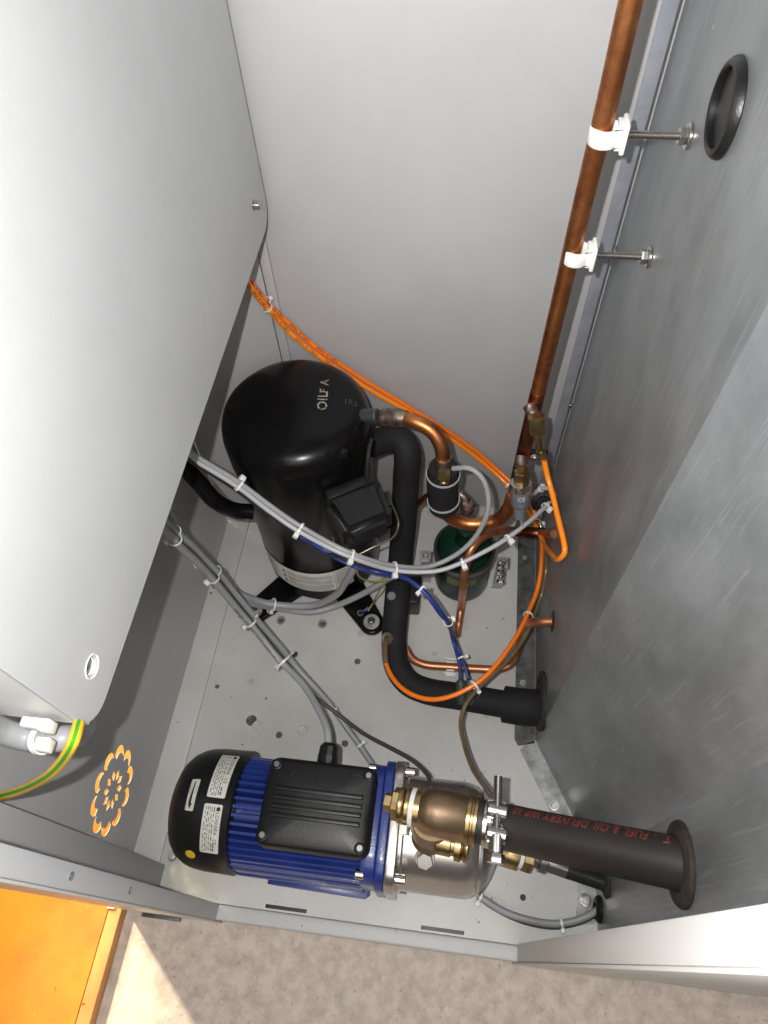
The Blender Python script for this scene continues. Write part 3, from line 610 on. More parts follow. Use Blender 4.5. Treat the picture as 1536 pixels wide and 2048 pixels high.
link('lettering', around('bar', 0, .0045, 1, .58, .1), node_mat('blue_ink', (.12, .3, .55), .5), bd, 0)
for i, (dx, m) in enumerate(((0, 'blackcable'), (6, 'darkcable'), (12, 'greylight'))):
    bm = bmesh.new(); tube(bm, catmull(WP((1036 + dx // 2, 1038, 'y', .44), (1032 + dx, 1052, 'y', .445), (1020 + dx, 1066, 'y', .46), (1008 + dx, 1078, 'y', .47))), .0014, 8); link('lead', bm, M[m], ps)
# black bracket + second clamp behind the orange hose
bk = thing('wall_bracket', W(1070, 915, y=.53), 'small black bracket and clamp behind the copper riser', 'bracket')
bm = bmesh.new(); p = W(1075, 908, y=.53); box(bm, (p.x - .016, p.y - .004, p.z - .008), (p.x + .012, p.y + .004, p.z + .006), .002); link('arm', bm, M['blackplastic'], bk)
bm = bmesh.new(); cyl(bm, W(1069, 913, y=.522), (0, -1, 0), .006, .0055, 20, .001); link('screw', bm, M['steel'], bk)

# white clips on threaded rods
def rod_clip(i, pc_, pe, label):
    c = W(*pc_, y=.49); e = W(*pe, x=XA); e = Vector((XA, c.y, c.z))
    t = thing('pipe_support', e, label, 'pipe clip', 'white pipe clips on threaded rods')
    x0 = c.x + .0185
    bm = bmesh.new(); pts = [(-.0085, -.003), (-.0105, -.0005), (-.0105, .004), (-.006, .0095), (0, .0112), (.006, .0100), (.0112, .0085), (.0112, -.0085), (.006, -.0100), (0, -.0112), (-.006, -.0095), (-.0085, -.006)]
    outer = [(.0095 * 1.12 * math.cos(a), .0095 * 1.12 * math.sin(a)) for a in [math.radians(d) for d in range(40, 321, 20)]]
    inner = [(.0078 * math.cos(a), .0078 * math.sin(a)) for a in [math.radians(d) for d in range(320, 39, -20)]]
    b = plate([[(.0125, .0085)] + outer + [(.0125, -.0085), (.0125, -.0055)] + inner + [(.0125, .0055)]], .0125, Matrix.Translation(c + Vector((0, 0, 0))), .0012)
    link('jaw', b, M['white'], t)
    bm = bmesh.new(); box(bm, (c.x + .0115, c.y - .0085, c.z - .0105), (c.x + .0150, c.y + .0085, c.z + .0105), .0012); box(bm, (c.x + .008, c.y - .006, c.z + .0062), (c.x + .012, c.y + .006, c.z + .0088), .0008); box(bm, (c.x + .008, c.y - .006, c.z - .0088), (c.x + .012, c.y + .006, c.z - .0062), .0008); link('base', bm, M['white'], t)
    bm = bmesh.new(); L_ = XA - (c.x + .0150); n = int(L_ / .00045)
    lathe(bm, [(k * .00045, .0024 + (.00035 if k % 2 else 0)) for k in range(n)], frame((c.x + .0150, c.y, c.z), (1, 0, 0)), 14); link('threaded_rod', bm, node_mat('rod_steel', (.33, .31, .29), .35, metal=1), t)
    bm = bmesh.new(); hexa(bm, (XA - .0075, c.y, c.z), (1, 0, 0), .005, .0058, (0, .3, 1)); link('nut', bm, M['steel'], t)
    bm = bmesh.new(); cyl(bm, (XA - .0024, c.y, c.z), (1, 0, 0), .0022, .0086, 32, .0004); link('washer', bm, M['steel'], t)
rod_clip(0, (1208, 268), (1392, 270), 'upper white pipe clip on a threaded rod, nearest the black grommet')
rod_clip(1, (1152, 508), (1306, 510), 'lower white pipe clip on a threaded rod, half way up the copper riser')

# ============================================================ PUMP
PY, PZ = .1285, .085
pump = thing('water_pump', (-.1, PY, 0), 'blue electric water pump with black fan cover lying on the cabinet floor', 'pump')
ax = lambda x: frame((x, PY, PZ), (1, 0, 0), (0, 0, 1))
# motor body: extruded profile with cooling fins; local y = z cross x = +Y
def profile(fin):
    pts = []
    def P(r, deg): pts.append((r * math.cos(math.radians(deg)), r * math.sin(math.radians(deg))))
    P(.0635, -10); P(.0635, 10); d = 14.0
    while d < 150:
        P(.0490, d); P(.0490, d + 4.2); P(.0650, d + 4.8); P(.0650, d + 7.6); d += 8.2
    P(.053, d); P(.053, d + 3)
    d = 158
    while d < 215: P(.0642, d); P(.0642, d + 3); P(.0630, d + 3.4); P(.0630, d + 4.6); d += 5
    d = 222
    while d < 345: P(.060, d); d += 6
    return pts
pr = profile(.0045)
Mp = Matrix(((0, 0, 1, 0), (1, 0, 0, 0), (0, 1, 0, 0), (0, 0, 0, 1)))
b = plate([pr], .160, Matrix.Translation((-.148, PY, PZ)) @ Mp, 0); link('motor_body', b, M['blue'], pump, 30)
bm = bmesh.new(); box(bm, (-.232, PY - .0655, .040), (-.070, PY - .046, .098), .006, seg=3); box(bm, (-.228, PY - .0675, .052), (-.072, PY - .06, .058), .001); box(bm, (-.228, PY - .0675, .044), (-.072, PY - .06, .048), .001)
box(bm, (-.115, PY - .0668, .062), (-.070, PY - .058, .092), .003); link('motor_skirt', bm, M['blue'], pump)
bm = bmesh.new(); b = plate([[(-.19, PY - .0705), (-.072, PY - .0725), (-.066, PY - .068), (-.066, PY + .070), (-.19, PY + .070), (-.198, PY - .070)]], .008, Matrix.Translation((0, 0, .006)), .0015); link('motor_foot', b, M['blue'], pump)
bm = bmesh.new(); box(bm, (-.17, PY - .045, .009), (-.10, PY + .045, .04), .004); link('foot_block', bm, M['blue'], pump)
# fan cover
bm = bmesh.new(); lathe(bm, [(-.310, 0), (-.310, .030), (-.3085, .042), (-.304, .052), (-.296, .0605), (-.286, .066), (-.276, .0690), (-.262, .0705), (-.229, .0712), (-.2275, .0715), (-.2265, .0700), (-.2265, .060)], frame((0, PY, PZ), (1, 0, 0)), 80, cap=False); fan = link('fan_cover', bm, M['blackplastic'], pump, 45)
# labels on the fan cover: local x runs along pump (world -Y reading direction), wrapped on the cover
def on_cover(s, t, off, R=.0712):
    """t = angle from straight up towards the front (-Y); s = world x"""
    return Vector((s, PY - (R + off) * math.sin(t), PZ + (R + off) * math.cos(t)))
def rad_at(x):
    P = [(-.310, .030), (-.3085, .042), (-.304, .052), (-.296, .0605), (-.286, .066), (-.276, .0690), (-.262, .0705), (-.229, .0712), (-.2, .0712)]
    for (a, ra), (c, rc) in zip(P, P[1:]):
        if a <= x <= c: return ra + (rc - ra) * (x - a) / (c - a)
    return .0712
def cover_poly(pts, off, sub=10):
    """pts in (x, arc length) -> wrapped filled patch; arc length measured from the top towards the front"""
    b = bmesh.new(); b.faces.new([b.verts.new((x, y, 0)) for x, y in pts]); bmesh.ops.triangulate(b, faces=b.faces)
    for _ in range(4):
        bmesh.ops.subdivide_edges(b, edges=[e for e in b.edges if e.calc_length() > .005], cuts=1); bmesh.ops.triangulate(b, faces=b.faces)
    for v in b.verts: v.co = on_cover(v.co.x, v.co.y / .0712, off, rad_at(v.co.x))
    return b
def cover_text(s, size, x, arc, off=.0007, xs=1.0):
    """reads from the back towards the front, tops towards +x"""
    b = text_bm(s, size, xs=xs)
    for v in b.verts: v.co = on_cover(x + v.co.y, (arc + v.co.x) / .0712, off, rad_at(x + v.co.y))
    return b
def plate_label(name, arc0, arc1, x0, x1):
    l = link(name, cover_poly(rrect(x0, arc0, x1, arc1, .002, 4), .0004), M['label'], fan, 60)
    link('lettering', cover_text('LOWARA', .0062, x1 - .0068, arc0 + .0085, xs=.92), M['ink'], l, 0)
    link('lettering', cover_text('CE', .0058, x1 - .0068, arc0 + .0375), M['ink'], l, 0)
    c = circ(x1 - .0046, arc0 + .005, .0024, 16); link('logo', cover_poly(c, .0008), M['ink'], l, 0)
    bm = bmesh.new()
    def seg(xa, a0, a1, th=.0007):
        b = cover_poly([(xa, a0), (xa + th, a0), (xa + th, a1), (xa, a1)], .0008); merge(bm, b)
    for q in range(8):
        xx = x1 - .0098 - q * .0024
        if xx < x0 + .001: break
        a = arc0 + .003
        while a < arc1 - .004:
            wd = random.uniform(.0012, .006); seg(xx, a, min(a + wd, arc1 - .002), .0009 if q % 3 else .0012); a += wd + random.uniform(.001, .0035)
    for a in (arc1 - .012, arc1 - .007): seg(x1 - .0075, a, a + .004, .0018)
    link('print', bm, node_mat('fine_print', (.10, .10, .10), .6), l, 0)
plate_label('rating_plate', .006, .062, -.258, -.236)
plate_label('rating_plate', -.062, -.001, -.258, -.236)
al = link('arrow_label', cover_poly(rrect(-.281, -.020, -.2705, .0165, .0012, 4), .0006), M['label'], fan, 60)
bm = bmesh.new(); merge(bm, cover_poly([(-.2763, -.017), (-.2749, -.017), (-.2749, .008), (-.2731, .008), (-.2756, .0145), (-.2781, .008), (-.2763, .008)], .0009))
link('arrow', bm, M['ink'], al, 0)
for (t, xx) in (('CA-VM-CC', -.2802), ('CA-VM-CC', -.2730)): link('lettering', cover_text('-' .join(['CE', 'IM', 'CC']), .0022, xx, -.012, .0009), M['ink'], al, 0)
link('yellow_dot', cover_poly(circ(-.270, .083 - .014, .0062, 28), .0006), M['yellow'], fan, 60)
# terminal box with ribbed lid
TB = (-.190, -.062, .084, .181, .150, .1735)
bm = bmesh.new(); box(bm, (TB[0] + .006, TB[2] + .006, .125), (TB[1] - .006, TB[3] - .006, TB[4] + .002), .004); link('terminal_box', bm, M['blackplastic'], pump)
lcx, lcy = (TB[0] + TB[1]) / 2, (TB[2] + TB[3]) / 2
def crown(s_):
    P = [(0, .0262), (.35, .0258), (.6, .0248), (.8, .0232), (.90, .0218), (.95, .0200), (.98, .0178), (1.0, .0145), (1.0001, .0)]
    for (a, za), (c, zc) in zip(P, P[1:]):
        if a <= s_ <= c: return za + (zc - za) * (s_ - a) / (c - a)
    return 0
def lid_top(x, y): return .1485 + crown(min(.9, max(abs(x - lcx) / ((TB[1] - TB[0]) / 2), abs(y - lcy) / ((TB[3] - TB[2]) / 2))))
b = bmesh.new(); rings = []; ol = rrect(TB[0], TB[2], TB[1], TB[3], .013, 8)
for s_ in (1.0001, 1.0, .99, .98, .965, .95, .925, .9, .85, .8, .7, .6, .48, .35, .2):
    rings.append([b.verts.new((lcx + (x - lcx) * s_, lcy + (y - lcy) * s_, .1485 + crown(s_))) for x, y in ol])
for r0, r1 in zip(rings, rings[1:]):
    for k in range(len(ol)): b.faces.new((r0[k], r0[(k + 1) % len(ol)], r1[(k + 1) % len(ol)], r1[k]))
b.faces.new(rings[-1]); b.faces.new(rings[0][::-1]); bmesh.ops.recalc_face_normals(b, faces=b.faces)
lid = link('terminal_lid', b, M['blackplastic'], pump, 60)
for k in range(4):
    y = .1455 - k * .0095; bm = bmesh.new(); box(bm, (TB[0] + .012, y - .0027, TB[5] - .004), (TB[1] - .013, y + .0027, .1485 + .0265), .0014, seg=3); link('rib', bm, M['blackplastic'], lid)
for cx, cyy in ((TB[0] + .009, TB[2] + .011), (TB[0] + .010, TB[3] - .010), (TB[1] - .010, TB[2] + .010), (TB[1] - .010, TB[3] - .011)):
    bm = bmesh.new(); lathe(bm, [(0, .0062), (.0016, .0060), (.002, .0050), (.0008, .0042), (.0008, 0)], frame((cx, cyy, TB[5] - .0018), (0, 0, 1)), 24); s_ = link('screw_boss', bm, M['blackplastic'], lid)
    bm = bmesh.new(); cyl(bm, (cx, cyy, TB[5] - .0012), (0, 0, 1), .0014, .0036, 18, .0005); box(bm, (cx - .003, cyy - .0005, TB[5] - .0002), (cx + .003, cyy + .0005, TB[5] + .0005)); link('screw', bm, node_mat('dark_screw', (.22, .22, .21), .4, metal=.9), lid)
b = text_bm('LOWARA', .0185, Matrix.Translation((-.096, .1685, 0)) @ Matrix.Rotation(PI, 4, 'Z'), .0009, xs=.86, spacing=1.05)
for v in b.verts: v.co.z += lid_top(v.co.x, v.co.y) + .0002
link('lettering', b, M['blackplastic'], lid, 20)
bm = bmesh.new(); lathe(bm, [(0, .0068), (0, .0075), (.0012, .0075), (.0012, .0068), (0, .0068)], frame((-.0850, .1620, .1485 + .0226), (0, 0, 1)), 28, cap=False); lathe(bm, [(0, .0035), (0, .0045), (.0012, .0045), (.0012, .0035), (0, .0035)], frame((-.0850, .1620, .1485 + .0226), (0, 0, 1)), 20, cap=False); link('logo', bm, M['blackplastic'], lid)
# cable gland behind the terminal box
gx = W(657, 1505, z=.155).x; bm = bmesh.new(); gl = Vector((gx, .1755, .152)); lathe(bm, [(0, .012), (.008, .012), (.0085, .0125), (.016, .0125), (.0165, .0118), (.026, .0112), (.029, .0085), (.030, .007)], frame(gl, (0, 1, .12)), 12); link('cable_gland', bm, M['blackplastic'], pump, 25)
# flanges
def flange(name, x0, x1, half, mat, r):
    b = plate([rrect(-half, -half, half, half, r, 6)], x1 - x0, Matrix.Translation(((x0 + x1) / 2, PY, PZ)) @ Mp, .0015, 2); return link(name, b, M[mat], pump, 40)
flange('motor_flange', -.072, -.055, .0655, 'blue', .03); flange('adapter_flange', -.0545, -.044, .0705, 'blue', .032)
sf = flange('pump_flange', -.0435, -.032, .0715, 'stainless', .03)
for s1, s2 in ((1, 1), (1, -1), (-1, 1), (-1, -1)):
    bm = bmesh.new(); c = Vector((-.032, PY + s1 * .057, PZ + s2 * .057)); cyl(bm, c, (1, 0, 0), .012, .0058, 20, .0008); link('bolt', bm, M['steel'], pump); bm = bmesh.new(); cyl(bm, c + Vector((-.044, 0, 0)), (1, 0, 0), .010, .0050, 16, .0008); link('bolt', bm, M['steel'], pump)
bm = bmesh.new(); lathe(bm, [(-.032, .066), (-.0315, .0668), (-.028, .0668), (-.026, .0640), (.040, .0640), (.046, .0635), (.054, .0612), (.060, .0572), (.0605, .0580), (.0635, .0575), (.064, .0560), (.070, .050), (.076, .040), (.081, .027), (.083, .018), (.083, 0)], frame((0, PY, PZ), (1, 0, 0)), 96, cap=False); casing = link('pump_casing', bm, M['stainless'], pump, 50)
# plug on top front of the casing
pp = W(850, 1716, z=.14); nv = (Vector((0, pp.y - PY, pp.z - PZ))).normalized(); base_p = Vector((pp.x, PY, PZ)) + nv * .0641
bm = bmesh.new(); cyl(bm, base_p, nv, .0022, .0112, 32, .0006); pl_ = link('plug_seat', bm, M['stainless'], casing); bm = bmesh.new(); hexa(bm, base_p + nv * .0018, nv, .008, .0096, (1, .3, 0)); link('vent_plug', bm, M['stainless'], casing)
bm = bmesh.new(); hexa(bm, (.06, PY - .03, .008), (0, 0, 1), .02, .006); box(bm, (.02, PY - .05, .0015), (.05, PY + .05, .026), .002); link('casing_foot', bm, M['stainless'], pump)
# inlet fitting at the front end of the pump
it = thing('inlet_connection', (.12, .125, .02), 'small brass fitting and short black hose behind the big lettered hose', 'hose connection')
i0 = Vector((.083, PY - .004, .085)); i1 = W(1215, 1768, x=.2155); idr = (i1 - i0).normalized(); Li = (i1 - i0).length; Mi = frame(i0, idr)
bm = bmesh.new(); lathe(bm, [(0, .017), (.003, .019), (.026, .019), (.027, .0175)], Mi, 36); link('union', bm, M['brass'], it)
bm = bmesh.new(); lathe(bm, [(.027, .0155), (.032, .0155)], Mi, 36); link('seal_tape', bm, M['white'], it)
bm = bmesh.new(); lathe(bm, [(.032, .016), (.033, .017), (.043, .017), (.044, .0155)], Mi, 6); link('nut', bm, M['brass'], it)
bm = bmesh.new(); lathe(bm, [(.044, .010), (.050, .0095), (.052, .0125), (.06, .0125), (.062, .0095), (.085, .0095)], Mi, 28); link('hose_tail', bm, M['steel'], it)
bm = bmesh.new(); cyl(bm, i0 + idr * .075, idr, Li - .075, .0092, 28); link('hose', bm, M['blackcable'], it)
bm = bmesh.new(); lathe(bm, [(0, .009), (.003, .0155), (.0045, .016), (.006, .015), (.005, .009)], frame(i1 + Vector((-.006, 0, 0)), (1, 0, 0)), 36, cap=False); link('grommet', bm, M['rust'], it)

# ============================================================ BRASS TEE, CLAMP AND BIG HOSE
h0 = Vector((-.047, .1335, .236)); h1 = Vector((.052, .1235, .2465)); hd = (h1 - h0).normalized(); Mh = frame(h0, hd)
tee = thing('brass_tee', (.008, .112, .15), 'brass tee fitting on top of the pump with a hex plug at its left end', 'pipe fitting')
bm = bmesh.new(); lathe(bm, [(0, .0085), (.001, .0095), (.008, .0095), (.009, .011)], Mh, 6); lathe(bm, [(.009, .015), (.010, .0165), (.016, .0165), (.017, .015)], Mh, 6); link('hex_plug', bm, M['brass'], tee)
bm = bmesh.new(); lathe(bm, [(.016, .0165), (.017, .0185), (.020, .0187), (.022, .0175), (.024, .0190), (.027, .0190), (.029, .0178), (.044, .0178)], Mh, 40); link('branch', bm, M['brass'], tee)
bm = bmesh.new(); lathe(bm, [(.034, .002), (.0345, .011), (.037, .0165), (.042, .0205), (.049, .0225), (.058, .0230), (.086, .0230), (.087, .0238)], Mh, 56, cap=False); link('body', bm, M['bronze'], tee, 60)
bm = bmesh.new(); lathe(bm, [(.086, .0225), (.087, .0243), (.0905, .0243), (.0915, .0232), (.093, .0232), (.094, .0240), (.097, .0240), (.098, .021)], Mh, 48); link('end_ring', bm, M['brass'], tee)
pc0 = Vector((.002, .118, .146)); pc1 = h0 + hd * .052 + Vector((0, -.002, -.004)); bm = bmesh.new(); pd = (pc1 - pc0); Lp = pd.length
lathe(bm, [(0, .0190), (.004, .0205), (.014, .0205), (.018, .0195), (.03, .0195), (.040, .0222), (Lp * .78, .0235), (Lp * .85, .0225)], frame(pc0, pd), 44); link('neck', bm, M['bronze'], tee, 60)
bm = bmesh.new(); tube(bm, catmull(WP((838, 1588, 'z', .250), (826, 1606, 'z', .252), (824, 1630, 'z', .247), (833, 1652, 'z', .238), (852, 1667, 'z', .230), (878, 1672, 'z', .226)), .002), .0015, 10); link('parting_ring', bm, M['brass'], tee)
bm = bmesh.new(); q = W(872, 1682, z=.205); lathe(bm, [(0, .010), (.002, .0125), (.016, .0125), (.017, .0110), (.020, .0110), (.021, .0150), (.027, .0150), (.028, .0125), (.031, .0145), (.034, .0145), (.035, .011)], frame(q, hd), 28); link('side_union', bm, M['brass'], tee)
he = W(1364, 1728, x=.2158); hm = h0 + hd * .118
hs = catmull([h0 + hd * .097, hm, hm.lerp(he, .33) + Vector((0, 0, -.003)), hm.lerp(he, .68) + Vector((0, 0, -.002)), he, he + (he - hm) * .2], .004)
hose = thing('discharge_hose', (.14, .11, .24), 'thick dark rubber hose with red lettering from the brass tee into the tank', 'hose')
bm = bmesh.new(); tube(bm, hs, .0216, 48); rub = link('rubber', bm, M['hose'], hose, 60)
rev = list(reversed(hs)); tw = lambda: Vector((.15, 1.6, 1.1))
link('lettering', text_on_tube('T. - FUEL & OIL DELIVERY WP 10', rev, .0216, .040, .0148, (.14, .66, 1.0), xs=.615, lift=.00025, off=.0003, spacing=1.14), M['redink'], rub, 0)
tl = sum((b - a).length for a, b in zip(hs, hs[1:]))
ring_grommet('hose_grommet', he, (-1, 0, 0), .0345, .0218, 'rust', 'big dark rubber ring where the thick lettered hose enters the tank')
cl = thing('hose_clamp', h0 + hd * .112, 'shiny steel hose clamp with a long bolt on the dark rubber hose', 'hose clamp')
for s0 in (.1035, .1120):
    bm = bmesh.new(); lathe(bm, [(s0, .0217), (s0, .0230), (s0 + .0075, .0230), (s0 + .0075, .0217)], Mh, 56, cap=False); link('band', bm, M['steel'], cl)
cc = h0 + hd * .1125 + Vector((.001, 0, .0265))
for dy in (-.0105, .0105):
    bm = bmesh.new(); cyl(bm, cc + Vector((-.010, dy - .001, 0)), (1, -.1, 0), .020, .0072, 28, .0015); box(bm, (cc.x - .0095, cc.y + dy - .010, cc.z - .008), (cc.x + .0095, cc.y + dy + .008, cc.z - .002), .0012); link('barrel', bm, M['steel'], cl)
bm = bmesh.new(); n = 64; lathe(bm, [(k * .00085, .0040 + (.0005 if k % 2 else 0)) for k in range(n)], frame(cc + Vector((0, -.014, .0015)), (0, 1, .04)), 18); bo = link('bolt', bm, M['steel'], cl)
bm = bmesh.new(); cyl(bm, cc + Vector((0, -.030, .0015)), (0, 1, 0), .017, .0068, 24, .001); hexa(bm, cc + Vector((0, -.038, .0015)), (0, 1, 0), .008, .0085, (0, 0, 1)); link('bolt_head', bm, M['steel'], bo)

# ============================================================ CABLES AND HOSES
def cable(pts, r, mat, name, label, cat='cable', text=None, tsize=.002, ts0=.05, toward=None, tmat='ink', xs=1.0, spacing=1.0, group=None, n=12, toff=0):
    path = catmull(WP(*pts), .004); ph = random.uniform(0, 6); m_ = len(path) - 1
    path = [p + Vector((math.sin(i * .31 + ph), math.cos(i * .23 + ph * 2), math.sin(i * .19 + ph * 3))) * .00045 * min(1, i / 6, (m_ - i) / 6) for i, p in enumerate(path)]
    bm = bmesh.new(); tube(bm, path, r, n)
    t = solo(name, bm, M[mat], label, cat, group, 60)
    if text:
        b = text_on_tube(text, path, r, ts0, tsize, toward or CAM, xs=xs, spacing=spacing, yoff=toff); link('lettering', b, M[tmat], t, 0)
    return path
# bundle over the compressor
cA = cable([(370, 897, 'z', .46), (385, 908, 'z', .44), (480, 968, 'y', .412), (540, 1010, 'y', .405), (600, 1053, 'y', .395), (700, 1105, 'y', .375), (790, 1132, 'y', .385), (860, 1132, 'y', .40), (920, 1105, 'y', .415), (960, 1058, 'y', .43), (978, 1005, 'y', .445), (966, 960, 'y', .46), (940, 938, 'y', .468), (906, 937, 'y', .475)], .0030, 'grey', 'sensor_cable', 'grey cable looping up to the black sleeve beside the brass valve')
cB = cable([(370, 903, 'z', .455), (385, 917, 'z', .435), (480, 978, 'y', .408), (540, 1022, 'y', .40), (598, 1064, 'y', .388), (700, 1113, 'y', .370), (790, 1141, 'y', .378), (870, 1142, 'y', .385), (926, 1125, 'y', .395), (975, 1100, 'y', .41), (1020, 1072, 'y', .43), (1060, 1042, 'y', .455), (1098, 1006, 'y', .49)], .0027, 'greylight', 'sensor_cable', 'pale grey cable crossing in front of the drier to the tank wall')
cable([(368, 906, 'z', .455), (382, 922, 'z', .435), (477, 984, 'y', .415), (560, 1042, 'y', .41), (640, 1098, 'y', .40), (700, 1122, 'y', .385), (770, 1145, 'y', .39), (830, 1149, 'y', .40), (900, 1136, 'y', .41), (950, 1112, 'y', .425), (1000, 1080, 'y', .44), (1030, 1058, 'y', .45)], .0022, 'blackcable', 'sensor_cable', 'thin black cable under the pale grey cables across the compressor')
cable([(600, 1068, 'y', .402), (640, 1094, 'y', .40), (700, 1124, 'y', .388), (760, 1145, 'y', .385), (800, 1152, 'y', .378), (845, 1182, 'y', .36), (880, 1225, 'y', .345), (905, 1275, 'z', .10), (918, 1325, 'z', .09), (921, 1362, 'z', .085)], .0025, 'bluecable', 'sensor_cable', 'left strand of the two blue cables dropping to the foam pipe')
bl = cable([(600, 1073, 'y', .404), (700, 1129, 'y', .39), (780, 1152, 'y', .385), (812, 1158, 'y', .378), (855, 1188, 'y', .358), (890, 1235, 'y', .343), (912, 1285, 'z', .10), (930, 1335, 'z', .09), (938, 1362, 'z', .085)], .0025, 'bluecable', 'sensor_cable', 'right strand of the two blue cables dropping to the foam pipe')
cable([(720, 1118, 'y', .38), (714, 1135, 'y', .39), (722, 1155, 'y', .40), (745, 1163, 'y', .41), (775, 1160, 'y', .42)], .0011, 'yellowgreen', 'earth_wire', 'thin yellow green wire curling under the terminal cover', 'wire')
cable([(770, 1165, 'y', .42), (757, 1185, 'y', .42), (745, 1208, 'z', .035), (736, 1222, 'z', .026)], .0012, 'yellowgreen', 'earth_wire', 'thin yellow green wire ending at the right compressor foot', 'wire')
p = W(727, 1222, z=.0225); bm = bmesh.new(); cyl(bm, W(738, 1214, z=.028), W(728, 1222, z=.026) - W(738, 1214, z=.028), .010, .0028, 14, .0006); lt = solo('cable_lug', bm, M['bluecable'], 'small blue crimp lug on the right compressor foot', 'cable lug')
bm = bmesh.new(); lathe(bm, [(0, .0028), (.0012, .0028), (.0012, .0055), (0, .0055), (0, .0028)], frame(W(721, 1226, z=.0195), (0, 0, 1)), 20, cap=False); link('eyelet', bm, M['steel'], lt)
# sensor holder on the foam pipe
sh = thing('sensor_plug', W(930, 1378, z=.07), 'two small green rubber plugs where the blue cables meet the foam pipe', 'sensor plug')
for px in (921, 938):
    bm = bmesh.new(); lathe(bm, [(0, .0028), (.004, .0062), (.012, .0070), (.020, .0066), (.026, .0075), (.034, .006)], frame(W(px, 1358, z=.090), W(px + 3, 1410, z=.068) - W(px, 1358, z=.090)), 18); link('plug', bm, node_mat('green_rubber', (.035, .055, .04), .5), sh)
# lower bundle to the pump
G = 'grey cables from the electrical box to the pump'
cC = cable([(322, 1055, 'z', .42), (340, 1073, 'z', .39), (420, 1152, 'z', .26), (490, 1236, 'z', .17), (557, 1316, 'z', .13), (610, 1375, 'z', .13), (641, 1425, 'z', .145), (655, 1465, 'z', .155), (657, 1490, 'z', .155)], .0046, 'grey', 'power_cable', 'grey cable with printed writing plugging into the pump gland', text='LAPP KABEL STUTTGART  \u00d6LFLEX CLASSIC 110', tsize=.0055, ts0=.235, toward=(-.3, -.2, .6), xs=.8)
cD = cable([(326, 1042, 'z', .42), (345, 1056, 'z', .385), (432, 1140, 'z', .25), (505, 1228, 'z', .155), (572, 1308, 'z', .10), (630, 1375, 'z', .07), (672, 1425, 'z', .05), (708, 1475, 'z', .04), (735, 1515, 'z', .03), (760, 1550, 'z', .02)], .0042, 'grey', 'power_cable', 'grey cable passing behind the pump terminal box to the floor')
cE = cable([(325, 1050, 'z', .40), (343, 1066, 'z', .375), (428, 1150, 'z', .245), (500, 1236, 'z', .15), (566, 1318, 'z', .10), (625, 1388, 'z', .075), (668, 1424, 'z', .06), (720, 1462, 'z', .06), (780, 1496, 'z', .08), (830, 1525, 'z', .10), (856, 1552, 'z', .12), (860, 1575, 'z', .145)], .0026, 'darkcable', 'sensor_cable', 'thin charcoal cable arching across the floor to the steel pump casing')
cable([(690, 1453, 'z', .045), (715, 1480, 'z', .035), (740, 1517, 'z', .025), (757, 1540, 'z', .015)], .0018, 'blackcable', 'sensor_cable', 'short thin black cable beside the grey cable behind the pump')
# cables round the front of the compressor
cF = cable([(335, 1020, 'z', .40), (352, 1052, 'z', .36), (390, 1108, 'z', .27), (435, 1158, 'z', .19), (480, 1188, 'z', .13), (545, 1208, 'z', .10), (620, 1212, 'z', .10), (670, 1190, 'y', .405), (700, 1150, 'y', .40), (712, 1120, 'y', .40)], .0050, 'grey', 'power_cable', 'grey cable curving round the compressor below its white label')
cG = cable([(330, 1030, 'z', .39), (350, 1066, 'z', .35), (395, 1125, 'z', .26), (450, 1180, 'z', .17), (500, 1205, 'z', .11), (560, 1217, 'z', .07), (620, 1224, 'z', .05), (670, 1212, 'z', .05), (705, 1198, 'z', .065), (745, 1176, 'z', .09), (790, 1150, 'z', .12)], .0046, 'grey', 'power_cable', 'grey cable hugging the foot of the compressor, lowest of the curved pair')
# cable at the front right
cH = cable([(955, 1790, 'z', .012), (975, 1803, 'z', .012), (1010, 1823, 'z', .011), (1060, 1840, 'z', .012), (1110, 1848, 'z', .012), (1150, 1842, 'z', .016), (1178, 1830, 'z', .02), (1200, 1817, 'x', .2158)], .0042, 'grey', 'power_cable', 'short grey cable from under the pump casing to the tank corner at the front')
cable([(958, 1795, 'z', .006), (975, 1809, 'z', .006), (1010, 1829, 'z', .005), (1060, 1847, 'z', .005), (1110, 1855, 'z', .005), (1150, 1849, 'z', .010), (1180, 1837, 'z', .014), (1200, 1822, 'x', .2158)], .0026, 'darkcable', 'sensor_cable', 'thin dark cable beneath the grey cable at the front right corner')
ring_grommet('cable_gland', W(1200, 1819, x=.2155), (-1, 0, 0), .0155, .008, 'blackplastic', 'small black grommet taking the front grey cable into the tank')
# orange hoses along the back panel
PT = '100MAX . PI. TUBE 6          100MAX . PI. TUBE 6          100MAX . PI. TUBE 6          100MAX . PI. TUBE 6'
oA = cable([(470, 520, 'y', .600), (497, 558, 'y', .625), (540, 610, 'y', .645), (600, 668, 'y', .652), (660, 714, 'y', .652), (720, 755, 'y', .652), (790, 797, 'y', .652), (860, 840, 'y', .652), (930, 886, 'y', .652), (985, 930, 'y', .645), (1025, 968, 'y', .625), (1055, 1003, 'y', .60), (1074, 1035, 'y', .575), (1082, 1075, 'y', .54), (1083, 1130, 'y', .49), (1072, 1185, 'z', .12), (1045, 1250, 'z', .13), (1000, 1320, 'z', .14), (955, 1365, 'z', .14), (905, 1392, 'z', .13), (858, 1398, 'z', .12), (815, 1384, 'z', .11), (785, 1355, 'z', .10), (770, 1320, 'z', .09), (771, 1285, 'z', .085)], .0031, 'orange', 'air_hose', 'long orange hose from the back wall looping to the foam pipe', 'hose', text=PT, tsize=.0052, ts0=.05, toward=(0, 0, 1.3), xs=.8)
